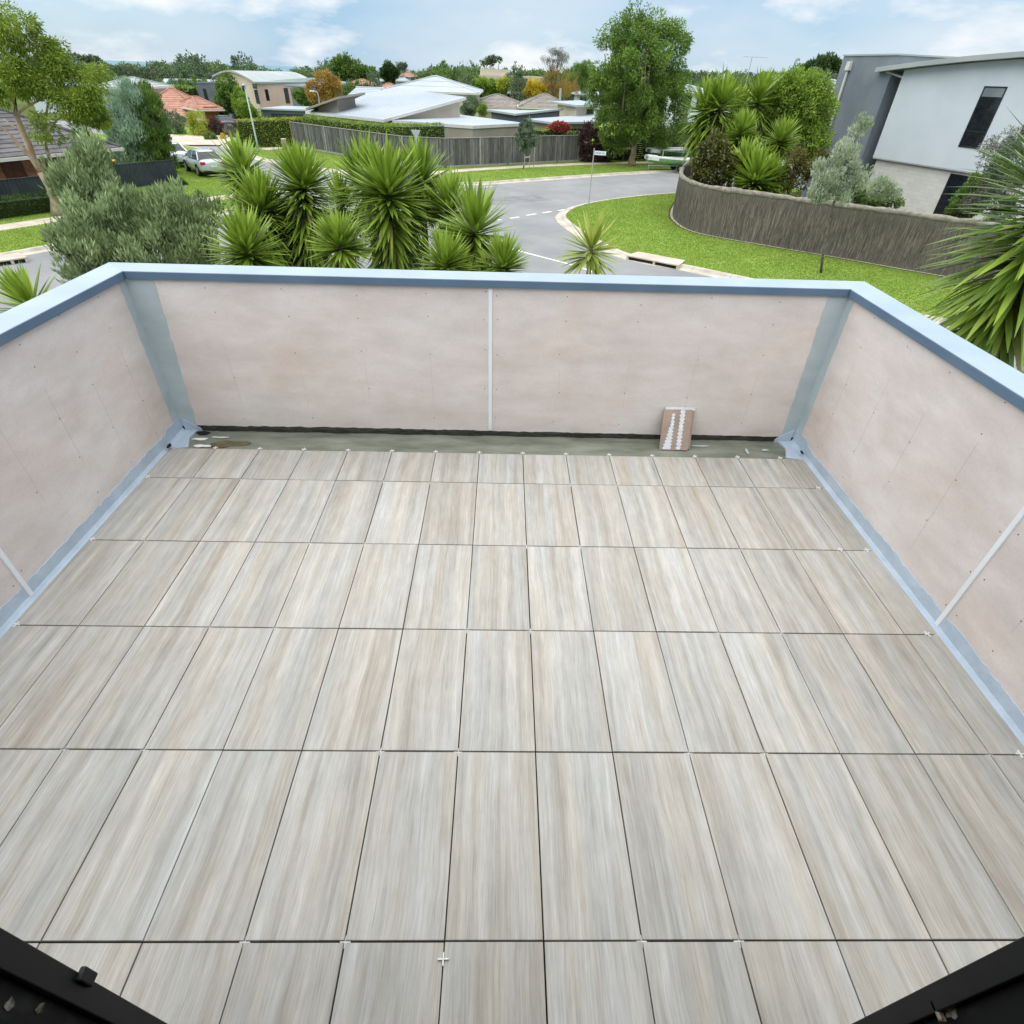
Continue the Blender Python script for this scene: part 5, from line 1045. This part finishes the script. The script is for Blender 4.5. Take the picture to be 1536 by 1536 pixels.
build('wall', MB().prism([tuple(sA), tuple(sB), tuple(sB+[6, 6]), tuple(sA+[6, 6])], VZ-.1, zs), M_whiter, t); px_window(t, sA, sB, [(1034, 196), (1049, 196), (1045, 232), (1030, 232)], nm='door', pane=M_greyr)
build('roof', MB().prism([tuple(sA-[.4, .4]), tuple(sB-[-.2, .5]), tuple(sB+[6.4, 6.2]), tuple(sA+[6, 6.4])], [zs+.005]*2+[zs+.6]*2, [zs+.14]*2+[zs+.74]*2), M_zinc, t)
c = atZ(1024, 243, VZ); b_ = thing('wheelie_bin', 'dark green wheelie bin against the pale shed', 'bin', (c[0], c[1]+.6, VZ)); bin_(b_, MATS['bin_green'] if 'bin_green' in MATS else M_black)
# ---- white modern house on the right
A = np.array([22.21, 35.52]); d = np.array([24.49-22.21, 28.75-35.52]); d /= np.linalg.norm(d); nrm = np.array([-d[1], d[0]]); 
if nrm[0] < 0: nrm = -nrm
t = thing('house', 'modern white house with tall dark windows behind the brush fence', 'house', (*(A+nrm*5), VZ)); LW = 17; zb_ = -1.3
tops = lambda s: 2.80+.68/7.14*s-.004*s*s
n = 8; rings = [[(*(A+d*s), zb_), (*(A+d*s), tops(s)), (*(A+d*s+nrm*9), tops(s)), (*(A+d*s+nrm*9), zb_)] for s in np.linspace(0, LW, n)]; build('upper_wall', MB().loft(rings), M_whiter, t)
build('lower_wall', MB().prism([tuple(A+nrm*.22+d*.15), tuple(A+nrm*.22+d*LW), tuple(A+nrm*9+d*LW), tuple(A+nrm*9+d*.15)], VZ-.2, zb_-.003), M_block, t)
build('soffit', MB().prism([tuple(A+nrm*.02+d*.02), tuple(A+nrm*.02+d*LW), tuple(A+nrm*.215+d*LW), tuple(A+nrm*.215+d*.02)], zb_-.05, zb_-.002), M_trim, t)
rings = [[(*(A+d*s-nrm*.55), tops(s)+.03), (*(A+d*s-nrm*.55), tops(s)+.24), (*(A+d*s+nrm*9.3), tops(s)+.24), (*(A+d*s+nrm*9.3), tops(s)+.03)] for s in np.linspace(-1.5, LW, n)]; rf = build('roof', MB().loft(rings), M_zinc2, t)
px_window(t, A, A+d*8, [(1476, 128), (1509, 131), (1470, 224), (1438, 220)], mull=1, off=.03, blind=True); px_window(t, A, A+d*12, [(1545, 165), (1575, 165), (1540, 235), (1515, 232)], mull=1, off=.03)
A3, B3 = A+nrm*.22, A+nrm*.22+d*8; px_window(t, A3, B3, [(1426, 260), (1452, 264), (1424, 330), (1396, 328)], off=.03)
gA = A-d*4.55-nrm*.15; build('grey_tower', MB().prism([tuple(gA), tuple(gA+d*3.9), tuple(gA+d*3.9+nrm*6), tuple(gA+nrm*6)], VZ-.1, 3.42), M_greyr, t)
build('tower_capping', MB().prism([tuple(gA-d*.05-nrm*.05), tuple(gA+d*3.95-nrm*.05), tuple(gA+d*3.95+nrm*6.05), tuple(gA-d*.05+nrm*6.05)], 3.425, 3.50), M_zinc2, t)
dp = gA+d*.75-nrm*.12; build('rain_head', MB().box((dp[0], dp[1], 2.95), (.3, .26, .42), math.atan2(d[1], d[0]), .9), M_trim, t, bevel=.02); build('downpipe', MB().box((dp[0], dp[1], -.7), (.11, .09, 6.9), math.atan2(d[1], d[0])), M_trim, t)
ve = A-d*.3+nrm*.1; build('eave_strut', MB().tube([(*(A-d*1.0-nrm*.2), 2.7), (*(A+d*.1+nrm*.1), 2.45)], .05, 6), M_trim, t)
# ================================================================== STREET THINGS
c = atZ(883, 307, VZ); t = thing('street_sign', 'street name sign on a thin grey pole at the corner kerb', 'street sign', c)
build('pole', MB().tube([(c[0], c[1], VZ-.1), (c[0], c[1], VZ+2.85)], .03, 10), M_pole, t); build('cap', MB().tube([(c[0], c[1], VZ+2.851), (c[0], c[1], VZ+2.9)], .034, 10), M_pole, t)
M_sign = mat('white_sign', (.74, .76, .80), (.80, .82, .85), rough=.4); M_ink = mat('faded_blue_ink', (.22, .26, .42), (.30, .34, .50), rough=.6)
ang = -.35; dx, dy = math.cos(ang), math.sin(ang); bl = build('blade', MB().box((c[0]+dx*.38, c[1]+dy*.38, VZ+2.68), (.68, .018, .2), ang), M_sign, t)
mb = MB()
for k, (o0, w_) in enumerate(((.12, .05), (.185, .035), (.235, .05), (.30, .02), (.335, .05), (.40, .045), (.49, .05), (.555, .04), (.61, .03))): mb.box((c[0]+dx*o0+dy*.011*1, c[1]+dy*o0-dx*.011, VZ+2.68+.004*(k % 2)), (w_*.8, .003, .085), ang)
build('lettering', mb, M_ink, t)
c = atZ(628, 262, VZ); t = thing('give_way_sign', 'grey back of a triangular give way sign on a post behind the yuccas', 'road sign', c); zt = zat(628, 195, c[1]); zl = zat(628, 211, c[1]); hw_ = (zt-zl)*.55
build('post', MB().tube([(c[0], c[1]+.05, VZ-.1), (c[0], c[1]+.05, zt+.05)], .035, 8), M_pole, t)
rr = MB(); pts = [(c[0]-hw_, zt), (c[0]+hw_, zt), (c[0], zl)]
rr.add([(x, c[1]-.0, z) for x, z in pts]+[(x, c[1]-.012, z) for x, z in pts], [(0, 1, 2), (5, 4, 3), (0, 3, 4, 1), (1, 4, 5, 2), (2, 5, 3, 0)]); build('plate', rr, M_pole, t, bevel=.004)
c = atZ(388, 226, VZ); t = thing('lamp_post', 'pale street lamp post in front of the square-clipped hedge', 'lamp post', c); zt = zat(362, 128, c[1])
build('pole', MB().tube([(c[0], c[1], VZ-.1), (c[0], c[1], VZ+1.2), (c[0], c[1], zt)], [.10, .075, .05], 10), mat('pale_green_pole', (.45, .52, .48), (.52, .58, .54), rough=.5), t, smooth=True)
build('base_plate', MB().tube([(c[0], c[1], VZ), (c[0], c[1], VZ+.06)], .18, 10), M_pole, t); build('lantern', MB().box((c[0], c[1]-.05, zt+.06), (.34, .5, .12), 0, .8), M_pole, t, bevel=.02)
c = PH(497, 172, 0.2); p = atY(480, 160, 76); t = thing('lamp_post', 'small curved lamp post beside the orange tree', 'lamp post', (p[0], p[1], VZ)); zt = zat(480, 137, 76); pz = [(p[0], p[1], VZ), (p[0], p[1], zt-.3), (p[0]-.12, p[1], zt-.05), (p[0]-.5, p[1], zt)]
build('pole', MB().tube(pz, [.07, .05, .045, .04], 8), M_pole, t); build('lantern', MB().box((p[0]-.65, p[1], zt), (.5, .22, .12)), M_sign, t, bevel=.02)
c = atZ(428, 224.5, VZ); zt = zat(427, 208, c[1]); t = thing('timber_stump', 'short round timber stump post beside the square-clipped hedge', 'post', c)
build('post', MB().tube([(c[0], c[1], VZ-.05), (c[0]-.02, c[1], VZ+.5), (c[0], c[1], zt-.06)], [.24, .22, .22], 12), M_gumb, t, smooth=True); build('cut_top', MB().tube([(c[0], c[1], zt-.055), (c[0], c[1], zt)], .235, 12), M_trim, t)
# staked sapling
b = atZ(787, 253, VZ); Y = b[1]; t = shrub('young staked street tree before the paling fence', [(790, 190, 11, 12), (782, 204, 12, 10), (796, 208, 11, 10), (780, 216, 9, 7)], Y, M_grey, 91, name='staked_sapling', cat='sapling', nclump=70, per=50, L=.2, Wd=.06, r0=.05, nlimb=5, mode='droop')
M_stake = mat('timber_stake', (.36, .31, .25), (.46, .40, .33), rough=.9)
for q in ((786.5, 254), (794, 253.5), (800.5, 252.5)):
    p = atZ(*q, VZ); zz = zat(q[0], 233, p[1]); build('stake', MB().box((p[0], p[1], (VZ+zz)/2-.1), (.06, .06, zz-VZ+.3)), M_stake, t)
p0, p1 = atZ(786.5, 254, VZ), atZ(794, 253.5, VZ); zz = zat(790, 236, p0[1]); build('tie', MB().tube([(p0[0], p0[1], zz), (p1[0], p1[1], zz)], .03, 6), M_sign, t)
# ---- cars
M_rub = mat('tyre_rubber', (.012, .012, .013), (.022, .022, .022), rough=.8); M_rim = mat('alloy_rim', (.42, .43, .44), (.5, .51, .52), rough=.3, metal=.7); M_tail = mat('tail_light', (.40, .015, .03), (.5, .03, .05), rough=.2)
def car(label, loc, rz, paint, group=None):
    t = thing('car', label, 'car', loc, group, rz); st = []
    for x, w, zb0, zs, zd in ((-2.36, .70, .38, .62, .80), (-2.30, .82, .28, .72, .96), (-2.05, .89, .22, .82, 1.03), (-1.5, .91, .20, .86, 1.02), (-.6, .92, .19, .86, .98), (.5, .92, .19, .84, .96), (1.2, .91, .20, .80, .94), (1.9, .88, .21, .74, .84), (2.3, .78, .26, .64, .72), (2.42, .60, .34, .54, .60)):
        st.append([(x, -w*.86, zb0), (x, -w, zb0+.16), (x, -w, zs), (x, -w*.86, zd), (x, 0, zd+.025), (x, w*.86, zd), (x, w, zs), (x, w, zb0+.16), (x, w*.86, zb0)])
    bo = build('body', MB().loft(st), paint, t, local=True, smooth=True); sub = bo.modifiers.new('s', 'SUBSURF'); sub.levels = sub.render_levels = 1
    lo = lambda s: (-1.85+s*.62, 1.10-s*.92); rings = []
    for s, z, w in ((0, .97, .82), (.5, 1.22, .74), (.92, 1.40, .63), (1, 1.425, .60)):
        a, b_ = lo(s); rings.append([(a, -w, z), (b_, -w, z), (b_, w, z), (a, w, z)])
    build('windows', MB().loft(rings), M_glass, t, local=True, bevel=.04)
    rr = [[(x, -w, z), (x, -w*.6, z+.035), (x, w*.6, z+.035), (x, w, z)] for x, w, z in ((-1.30, .62, 1.39), (-.9, .64, 1.43), (-.2, .65, 1.44), (.22, .63, 1.40))]; build('roof_panel', MB().loft(rr), paint, t, local=True, smooth=True)
    for s in (-1, 1):
        for x0, z0, x1, z1 in ((-1.86, .97, -1.27, 1.42), (1.1, .96, .2, 1.42), (-.35, .97, -.42, 1.42)): build('pillar', MB().tube([(x0, s*.83, z0), (x1, s*.62, z1)], .045, 6), paint, t, local=True)
        for x in (-1.38, 1.42):
            wh = build('wheel', MB().tube([(x, s*.72, .33), (x, s*.93, .33)], .335, 20), M_rub, t, local=True); rm = build('rim', MB().tube([(x, s*.90, .33), (x, s*.945, .33)], .225, 14), M_rim, wh, local=True)
            build('wheel_arch', MB().tube([(x, s*.70, .36), (x, s*.922, .36)], .39, 20), M_black, t, local=True)
        build('tail_light', MB().box((-2.27, s*.68, .84), (.16, .32, .17), 0), M_tail, t, local=True, bevel=.03); build('headlight', MB().box((2.2, s*.62, .62), (.2, .3, .12)), M_sign, t, local=True, bevel=.03); build('mirror', MB().box((.72, s*1.0, 1.02), (.12, .18, .12)), paint, t, local=True, bevel=.03)
    build('number_plate', MB().box((-2.36, 0, .66), (.03, .37, .12)), M_sign, t, local=True); build('rear_skirt', MB().box((-2.28, 0, .33), (.2, 1.45, .14)), M_black, t, local=True, bevel=.02)
    return t
def paint(nm, c): return mat(nm, tuple(v*.97 for v in c), tuple(min(1, v*1.03) for v in c), rough=.28, metal=.25, spec=.5, coat=.6)
w0, w1 = atZ(300, 264.5, VZ), atZ(271, 252, VZ); hd = math.atan2(w1[1]-w0[1], w1[0]-w0[0]); hv = np.array([math.cos(hd), math.sin(hd)]); rv = np.array([hv[1], -hv[0]]); cc_ = w0[:2]+hv*1.38+rv*.85
car('silver sedan parked on the grass beside the dark conifer', (*cc_, VZ), hd, paint('silver_paint', (.52, .55, .54)))
c2_ = cc_+hv*5.6-rv*.9; car('white car parked ahead of the silver sedan, half hidden by the conifer', (*c2_, VZ), hd+.05, paint('white_paint', (.70, .72, .72)))
p = atZ(338, 195, VZ); car('dark blue car parked on the driveway by the maroon bush', p, 2.2, paint('navy_paint', (.02, .025, .04))); p = atZ(352, 191, VZ); car('black car behind the dark blue car, next to the square-clipped hedge', p, 2.2, paint('black_paint', (.012, .013, .016)))
# ---- boats
M_bgreen = mat('green_gelcoat', (.20, .44, .13), (.26, .52, .17), rough=.3, spec=.5); M_bdeck = mat('white_gelcoat', (.70, .72, .68), (.78, .80, .77), rough=.35); M_bdk = mat('dark_green_gelcoat', (.06, .16, .09), (.09, .21, .12), rough=.35)
def boat(label, loc, rz, Lb, hullm, wb=.8, hh=.45, lift=.42, wing=False):
    t = thing('dinghy', label, 'boat', loc, None, rz); rings = []; deck = []
    for s in np.linspace(0, 1, 11):
        x = -Lb/2+Lb*s; w = wb*(math.sin(math.pi*min(1, .32+.68*(1-s)**.0*(1-s) if s > .45 else .75+.25*s/.45) * .5 if s > .45 else math.pi/2*(.8+.2*s/.45))); w = max(w, .03); sh = hh*(1+.35*s*s); kz = .22*s**3
        rings.append([(x, 0, lift+kz), (x, -w*.7, lift+.16+kz), (x, -w, lift+sh), (x, w, lift+sh), (x, w*.7, lift+.16+kz)])
        deck.append([(x, -w*.97, lift+sh+.005), (x, 0, lift+sh+.07), (x, w*.97, lift+sh+.005), (x, 0, lift+sh-.03)])
    build('hull', MB().loft(rings), hullm, t, local=True, smooth=True); build('deck', MB().loft(deck), M_bdeck, t, local=True, smooth=True)
    build('cockpit', MB().box((-.35, 0, lift+hh+.075), (Lb*.34, wb*.9, .05)), mat('cockpit_grey', (.3, .32, .3), (.36, .38, .36), rough=.6), t, local=True, bevel=.02); build('gunwale', MB().loft([[(r_[2][0], r_[2][1]*1.03, r_[2][2]-.05), (r_[2][0], r_[2][1]*1.03, r_[2][2]+.02), (r_[2][0], -r_[2][1]*1.03, r_[2][2]+.02), (r_[2][0], -r_[2][1]*1.03, r_[2][2]-.05)] for r_ in rings]), M_bdeck, t, local=True)
    bc = []
    for s in (.80, .88, .95, 1.0):
        x = -Lb/2+Lb*s; r_ = rings[min(10, int(round(s*10)))]; w = abs(r_[2][1])*(1.06 if s < .99 else 1.5)+.01; z = r_[2][2]
        bc.append([(x, -w, z-.22), (x, -w, z+.03), (x, 0, z+.12), (x, w, z+.03), (x, w, z-.22)])
    build('bow_cover', MB().loft(bc), M_bdeck, t, local=True)
    if wing: build('wing_deck', MB().box((-.4, 0, lift+hh+.16), (Lb*.78, 2.1, .07)), M_bdeck, t, local=True, bevel=.03)
    build('trailer', MB().box((0, 0, lift-.06), (Lb*.9, .08, .08)).box((-.5, 0, lift-.10), (.08, 1.5, .07)), M_pole, t, local=True)
    for s in (-1, 1): wh = build('wheel', MB().tube([(-.5, s*.66, .26), (-.5, s*.84, .26)], .26, 14), M_rub, t, local=True); build('rim', MB().tube([(-.5, s*.80, .26), (-.5, s*.85, .26)], .14, 10), M_rim, wh, local=True)
    build('jockey_wheel', MB().tube([(Lb*.44, 0, .0), (Lb*.44, 0, lift)], .03, 6), M_pole, t, local=True); build('mast_stub', MB().tube([(Lb*.2, 0, lift+hh), (Lb*.2, 0, lift+hh+.55)], .03, 6), M_pole, t, local=True)
    return t
p = atZ(1006, 256, VZ); boat('lime green dinghy with a white bow on a trailer under the gum tree', p, math.pi+.12, 4.6, M_bgreen)
p = atZ(1003, 249, VZ); boat('dark green dinghy with a flat white deck behind the lime green one', p, math.pi+.25, 4.4, M_bdk, hh=.42, lift=.72, wing=True)
# ================================================================== DISTANCE
FM = [leafmat('far_leaf_green', (.055, .10, .03), (.17, .24, .07), trans=.2), M_mid, M_grey, leafmat('far_leaf', (.075, .115, .045), (.20, .25, .11), trans=.2), leafmat('far_leaf_dark', (.055, .085, .045), (.14, .18, .09), trans=.15)]
protos = []
for v in range(7):
    rg = np.random.default_rng(300+v); bl = [(np.array([rg.normal()*.38, rg.normal()*.3, .62+rg.normal()*.12]), (rg.uniform(.38, .62), rg.uniform(.38, .62), rg.uniform(.22, .33))) for _ in range(6)]
    V, q, ti, cc = crown_geo(bl, 110, 46, .15, .075, .05, 'out', 400+v, .35)
    t = thing('far_tree', 'x', 'tree'); np_mesh('crown', V, q, FM[v % 5], ti, t); build('trunk', limbs((0, 0, 0), cc[:6], .045, v, .5), M_bark, t, local=True); protos.append(t)
prof = np.array([(40, 92), (100, 90), (130, 94), (200, 98), (240, 95), (290, 94), (330, 99), (380, 101), (430, 105), (470, 106), (500, 101), (520, 95), (555, 107), (600, 109), (640, 105), (660, 97), (700, 97), (720, 102), (760, 108), (800, 105), (840, 104), (870, 101), (900, 105), (1045, 106), (1090, 110), (1130, 110), (1180, 112), (1220, 108), (1260, 106), (1300, 108)])
rg = np.random.default_rng(77); used = [False]*7; SUNK = []
def far_tree(px, ytop, dist, wpx, v, label, group):
    o = protos[v] if not used[v] else copy_tree(protos[v]); used[v] = True
    g = ground_at(px, dist); top = CAM+ray(px, ytop)*((g[1]-CAM[1])/ray(px, ytop)[1]); H = max(2.5, top[2]-g[2]); k = pxm(top); w = wpx/k
    o.location = Vector(g-np.array([0, 0, .1])); o.scale = (w/1.5, w/1.5, H/1.02); o.rotation_euler = (0, 0, rg.uniform(0, 6.28)); tag(o, label, 'tree', group); o.name = 'far_tree'
for i in range(104):
    px = 40+i*12.3+rg.normal()*5
    if 880 < px < 1040 and i % 2: continue
    yt = float(np.interp(px, prof[:, 0], prof[:, 1]))+rg.normal()*2.2+.5
    if 385 < px < 472 or 560 < px < 640: yt = max(yt, 107.5)
    far_tree(px, yt, rg.uniform(170, 330), rg.uniform(36, 66), int(rg.integers(7)), 'distant bushy tree in the tree line below the sky', 'trees along the horizon')
for i in range(52):
    px = 100+i*23+rg.normal()*8
    if 560 < px < 690 or 880 < px < 1040: continue
    far_tree(px, rg.uniform(112, 122), rg.uniform(115, 165), rg.uniform(26, 50), int(rg.integers(7)), 'distant garden tree standing among the far roofs', 'trees among the far roofs')
def farshrub(label, bl, Y, m, seed, **k): return shrub(label, bl, Y, m, seed, name=k.pop('name', 'far_tree'), cat='tree', zb=float(ground_h(*atY(bl[0][0], 110, Y)[:2])), **k)
farshrub('round dark pine tree standing before the sea', [(585, 107, 12, 9), (583, 113, 10, 6)], 150, M_deep, 501, nclump=60, L=.6, Wd=.25, r0=.2)
farshrub('big rounded green tree rising above the sea horizon', [(518, 101, 20, 11), (545, 112, 22, 8), (500, 112, 16, 8)], 140, M_mid, 502, nclump=140, L=.6, Wd=.25, r0=.25)
farshrub('orange autumn tree beside the curved-roof house', [(485, 122, 14, 14), (470, 138, 10, 12), (500, 132, 12, 14), (488, 145, 14, 8)], 88, M_oran, 503, nclump=130, per=45, L=.3, Wd=.12, r0=.12)
farshrub('green trees beside the pink wing of the curved-roof house', [(452, 144, 9, 8), (464, 150, 9, 7)], 94, M_mid, 504, nclump=70, L=.4, Wd=.15)
farshrub('bright green bushy tree before the cream building', [(722, 129, 14, 8), (740, 131, 12, 8)], 118, M_lime, 505, nclump=90, L=.4, Wd=.18)
farshrub('second bright green bushy tree, beside the dark one', [(758, 129, 13, 8), (767, 132, 9, 7)], 117, M_hedge2, 506, nclump=90, L=.4, Wd=.18)
farshrub('dark green tree between the bright bushes and the yellow tree', [(777, 120, 7, 8), (776, 127, 7, 7)], 126, M_deep, 507, nclump=50, L=.45)
farshrub('golden yellow autumn tree behind the brown roof', [(800, 128, 9, 10), (808, 134, 11, 8), (792, 139, 7, 5)], 112, M_yel, 508, nclump=70, per=45, L=.35, Wd=.14)
farshrub('bronze leafless thicket beside the yellow tree', [(820, 122, 10, 10), (838, 118, 16, 14), (855, 130, 14, 14), (840, 138, 18, 8)], 110, M_oran, 509, nclump=110, per=40, L=.3, Wd=.06, mode='up')
farshrub('green tree tucked left of the gum tree crown', [(868, 112, 14, 12), (880, 105, 12, 10), (880, 125, 12, 12)], 105, M_mid, 510, nclump=90, L=.4)
t = farshrub('tall wispy tree with bare trunks behind the brown roof', [(833, 76, 13, 6), (820, 88, 12, 4), (846, 84, 11, 5), (838, 92, 12, 5), (828, 98, 8, 4)], 110, M_wisp, 511, nclump=60, per=26, L=.5, Wd=.05, mode='droop', nlimb=16, r0=.14, shell=.1)
farshrub('dark spreading tree behind the round light green bush', [(1232, 100, 20, 11), (1245, 104, 14, 11), (1215, 108, 16, 9), (1240, 113, 20, 8)], 75, M_deep, 512, nclump=120, L=.4, Wd=.16)
farshrub('light green tree beside the grey tower', [(1268, 111, 14, 7), (1280, 106, 8, 8)], 85, M_lime, 513, nclump=50, L=.4)
for i, (x, y, rx) in enumerate(((88, 84, 9), (108, 84, 10), (124, 87, 8), (140, 88, 8), (290, 89, 7), (730, 92, 12), (742, 88, 9), (603, 98, 7))):
    farshrub('umbrella-shaped pine with a bare trunk on the skyline', [(x, y, rx, 1.7), (x+rx*.6, y+2, rx*.7, 1.4), (x-rx*.5, y+2.5, rx*.5, 1.2)], 210, FM[4], 520+i, nclump=30, per=16, L=.7, Wd=.25, cr=.5, group='umbrella pines on the skyline', r0=.2, nlimb=5)
# palm
p = atY(1240, 135, 58); hp_ = p; t = thing('palm_tree', 'feathery palm tree beside the grey tower', 'palm', (p[0], p[1], VZ)); rg2 = np.random.default_rng(8); mbp = []
Vs, Qs, off_ = [], [], 0
for k in range(26):
    az = k*2.4; el0 = rg2.uniform(.2, 1.35); pts = []; q = np.array([p[0], p[1], p[2]+.2]); e = el0
    for s in range(9):
        dvec = np.array([math.cos(az)*math.cos(e), math.sin(az)*math.cos(e), math.sin(e)]); side = np.array([-math.sin(az), math.cos(az), 0])
        for sg in (-1, 1):
            for jj in (0, .5):
                b0 = q+dvec*.28*jj; tipp = b0+side*sg*.55*(1-s/11)+dvec*.25-np.array([0, 0, .12]); Vs += [b0, b0+dvec*.07, tipp, tipp-dvec*.02]; Qs.append((off_, off_+1, off_+2, off_+3)); off_ += 4
        q = q+dvec*.28; e -= .17
np_mesh('fronds', np.array(Vs)-np.array(t.location), np.array(Qs), M_grey, rg2.uniform(0, 1, len(Vs)), t); build('trunk', MB().tube([(p[0], p[1], VZ), (p[0], p[1], p[2]+.2)], [.25, .18], 9), M_bark, t)
# far houses
def far_house(px, ye, yr, dist, wpx, roofm, wallm, label, group='far houses', courses=4, gable=False):
    g = ground_at(px, dist); Y = g[1]; a, b2 = atY(px-wpx/2, ye, Y), atY(px+wpx/2, ye, Y); ze = a[2]; ze2 = (a[2]+b2[2])/2; zr = zat(px, yr, Y+5)
    zb = g[2]; th, at_ = hip_house(label, a[:2], b2[:2], 10, ze2, max(zr, ze2+.6), wallm, roofm, zb=zb, courses=courses, group=group, gable=gable); L = np.linalg.norm((b2-a)[:2])
    for f0 in (.2, .6):
        if ze2-.4 > zb+.8 and wpx > 40: wall_piece(th, at_, L*f0, L*f0+min(2, L*.2), max(zb+.6, ze2-1.8), ze2-.5, 'window', M_glass, frame=M_alu)
far_house(170, 131, 116, 96, 60, M_zinc2, M_whiter, 'far house with a grey-green roof beside the slender gum crown', None)
far_house(60, 128, 117, 120, 60, M_zinc, M_whiter, 'far pale roof seen through the slender gum crown', None)
far_house(545, 142, 132, 92, 44, M_zinc, M_cream, 'far pale gabled house behind the open skillion wing', None, gable=True)
far_house(535, 127, 119, 130, 34, M_rtile, M_cream, 'far reddish roof above the pale gabled house', None)
far_house(577, 133, 127, 118, 24, M_rtile, M_cream, 'far orange roof touching the pale hip roof', None)
far_house(608, 114, 109, 170, 22, M_rtile, M_cream, 'far terracotta roof before the sea', None)
far_house(555, 121, 118, 160, 26, M_zinc, M_whiter, 'far white roof before the rounded pine', None)
far_house(600, 121, 118, 165, 22, M_zinc, M_whiter, 'far white roof right of the rounded pine', None)
far_house(788, 130, 126, 150, 46, M_zinc, M_whiter, 'far white low roof behind the yellow tree', None)
far_house(782, 139, 135.5, 118, 40, M_zinc, M_whiter, 'white shed roof at the foot of the yellow tree', None)
far_house(885, 141, 136, 125, 46, M_zinc, M_whiter, 'pale roof half hidden by the gum tree crown', None)
far_house(1095, 119, 112, 190, 18, M_zinc, M_whiter, 'far white house on the hill above the twin yucca heads', None)
far_house(1165, 120, 112, 200, 26, M_zinc, M_whiter, 'far white hillside house above the round bush', None)
far_house(1110, 118, 110, 230, 22, M_btile, M_cream, 'far brown-roofed house on the hill', None)
far_house(1285, 137, 124, 62, 26, M_zinc, M_taupe, 'pale-roofed house peeking out behind the palm', None)
far_house(1250, 186, 172, 50, 36, M_zinc, M_whiter, 'white-roofed outbuilding beside the grey tower', None)
far_house(1045, 138, 130, 95, 50, M_zinc, M_whiter, 'white roof behind the twin yucca heads', None)
# cream commercial building
a, b2 = ground_at(718, 180), ground_at(818, 180); zc = zat(766, 114, a[1]); t = thing('building', 'long cream flat-roofed building on the horizon', 'building', ((a[0]+b2[0])/2, a[1]+8, a[2]))
build('wall', MB().prism([(a[0], a[1]), (b2[0], a[1]), (b2[0], a[1]+20), (a[0], a[1]+20)], a[2], zc), M_cream, t); zc2 = zat(740, 103.5, a[1]); u0, u1 = atY(720, 104, a[1]+.5)[0], atY(764, 104, a[1]+.5)[0]
build('upper_storey', MB().prism([(u0, a[1]+1), (u1, a[1]+1), (u1, a[1]+15), (u0, a[1]+15)], zc+.003, zc2), M_cream, t)
for k in range(7): x = a[0]+(b2[0]-a[0])*(.1+.12*k); build('window', MB().prism([(x, a[1]-.05), (x+1.2, a[1]-.05), (x+1.2, a[1]+.05), (x, a[1]+.05)], zc-2.2, zc-.9), M_glass, t)
# antenna
p = atY(1121, 117, 60); zt = zat(1123, 85, 60); t = thing('tv_antenna', 'thin television antenna mast rising above the yucca heads', 'antenna', (p[0], p[1], VZ)); build('mast', MB().tube([(p[0], p[1], VZ), (p[0], p[1], zt)], .03, 6), M_pole, t); mb = MB().tube([(p[0]-.8, p[1], zt), (p[0]+1.4, p[1], zt-.03)], .018, 5)
for k in range(9): mb.tube([(p[0]-.7+k*.24, p[1]-.35, zt), (p[0]-.7+k*.24, p[1]+.35, zt)], .009, 4)
build('boom', mb, M_pole, t)
# tan paling fence beside the grey tower
a, b2 = np.array(atY(1236, 235, 45)[:2]), np.array(atY(1262, 235, 43)[:2]); t = thing('timber_fence', 'tan timber fence between the round bush and the grey tower', 'fence', (*((a+b2)/2), VZ)); dd = b2-a; L = np.linalg.norm(dd); ang = math.atan2(dd[1], dd[0]); M_tan = mat('tan_timber', (.36, .24, .13), (.46, .32, .19), rough=.9, rnd=.15)
for k in range(14): c = a+dd*(k+.5)/14; build('paling', MB().box((c[0], c[1], VZ+1.3), (L/14*.94, .02, 2.6), ang), M_tan, t)
for o in protos:
    if o['label'] == 'x':
        for ch in list(o.children): bpy.data.objects.remove(ch)
        bpy.data.objects.remove(o)
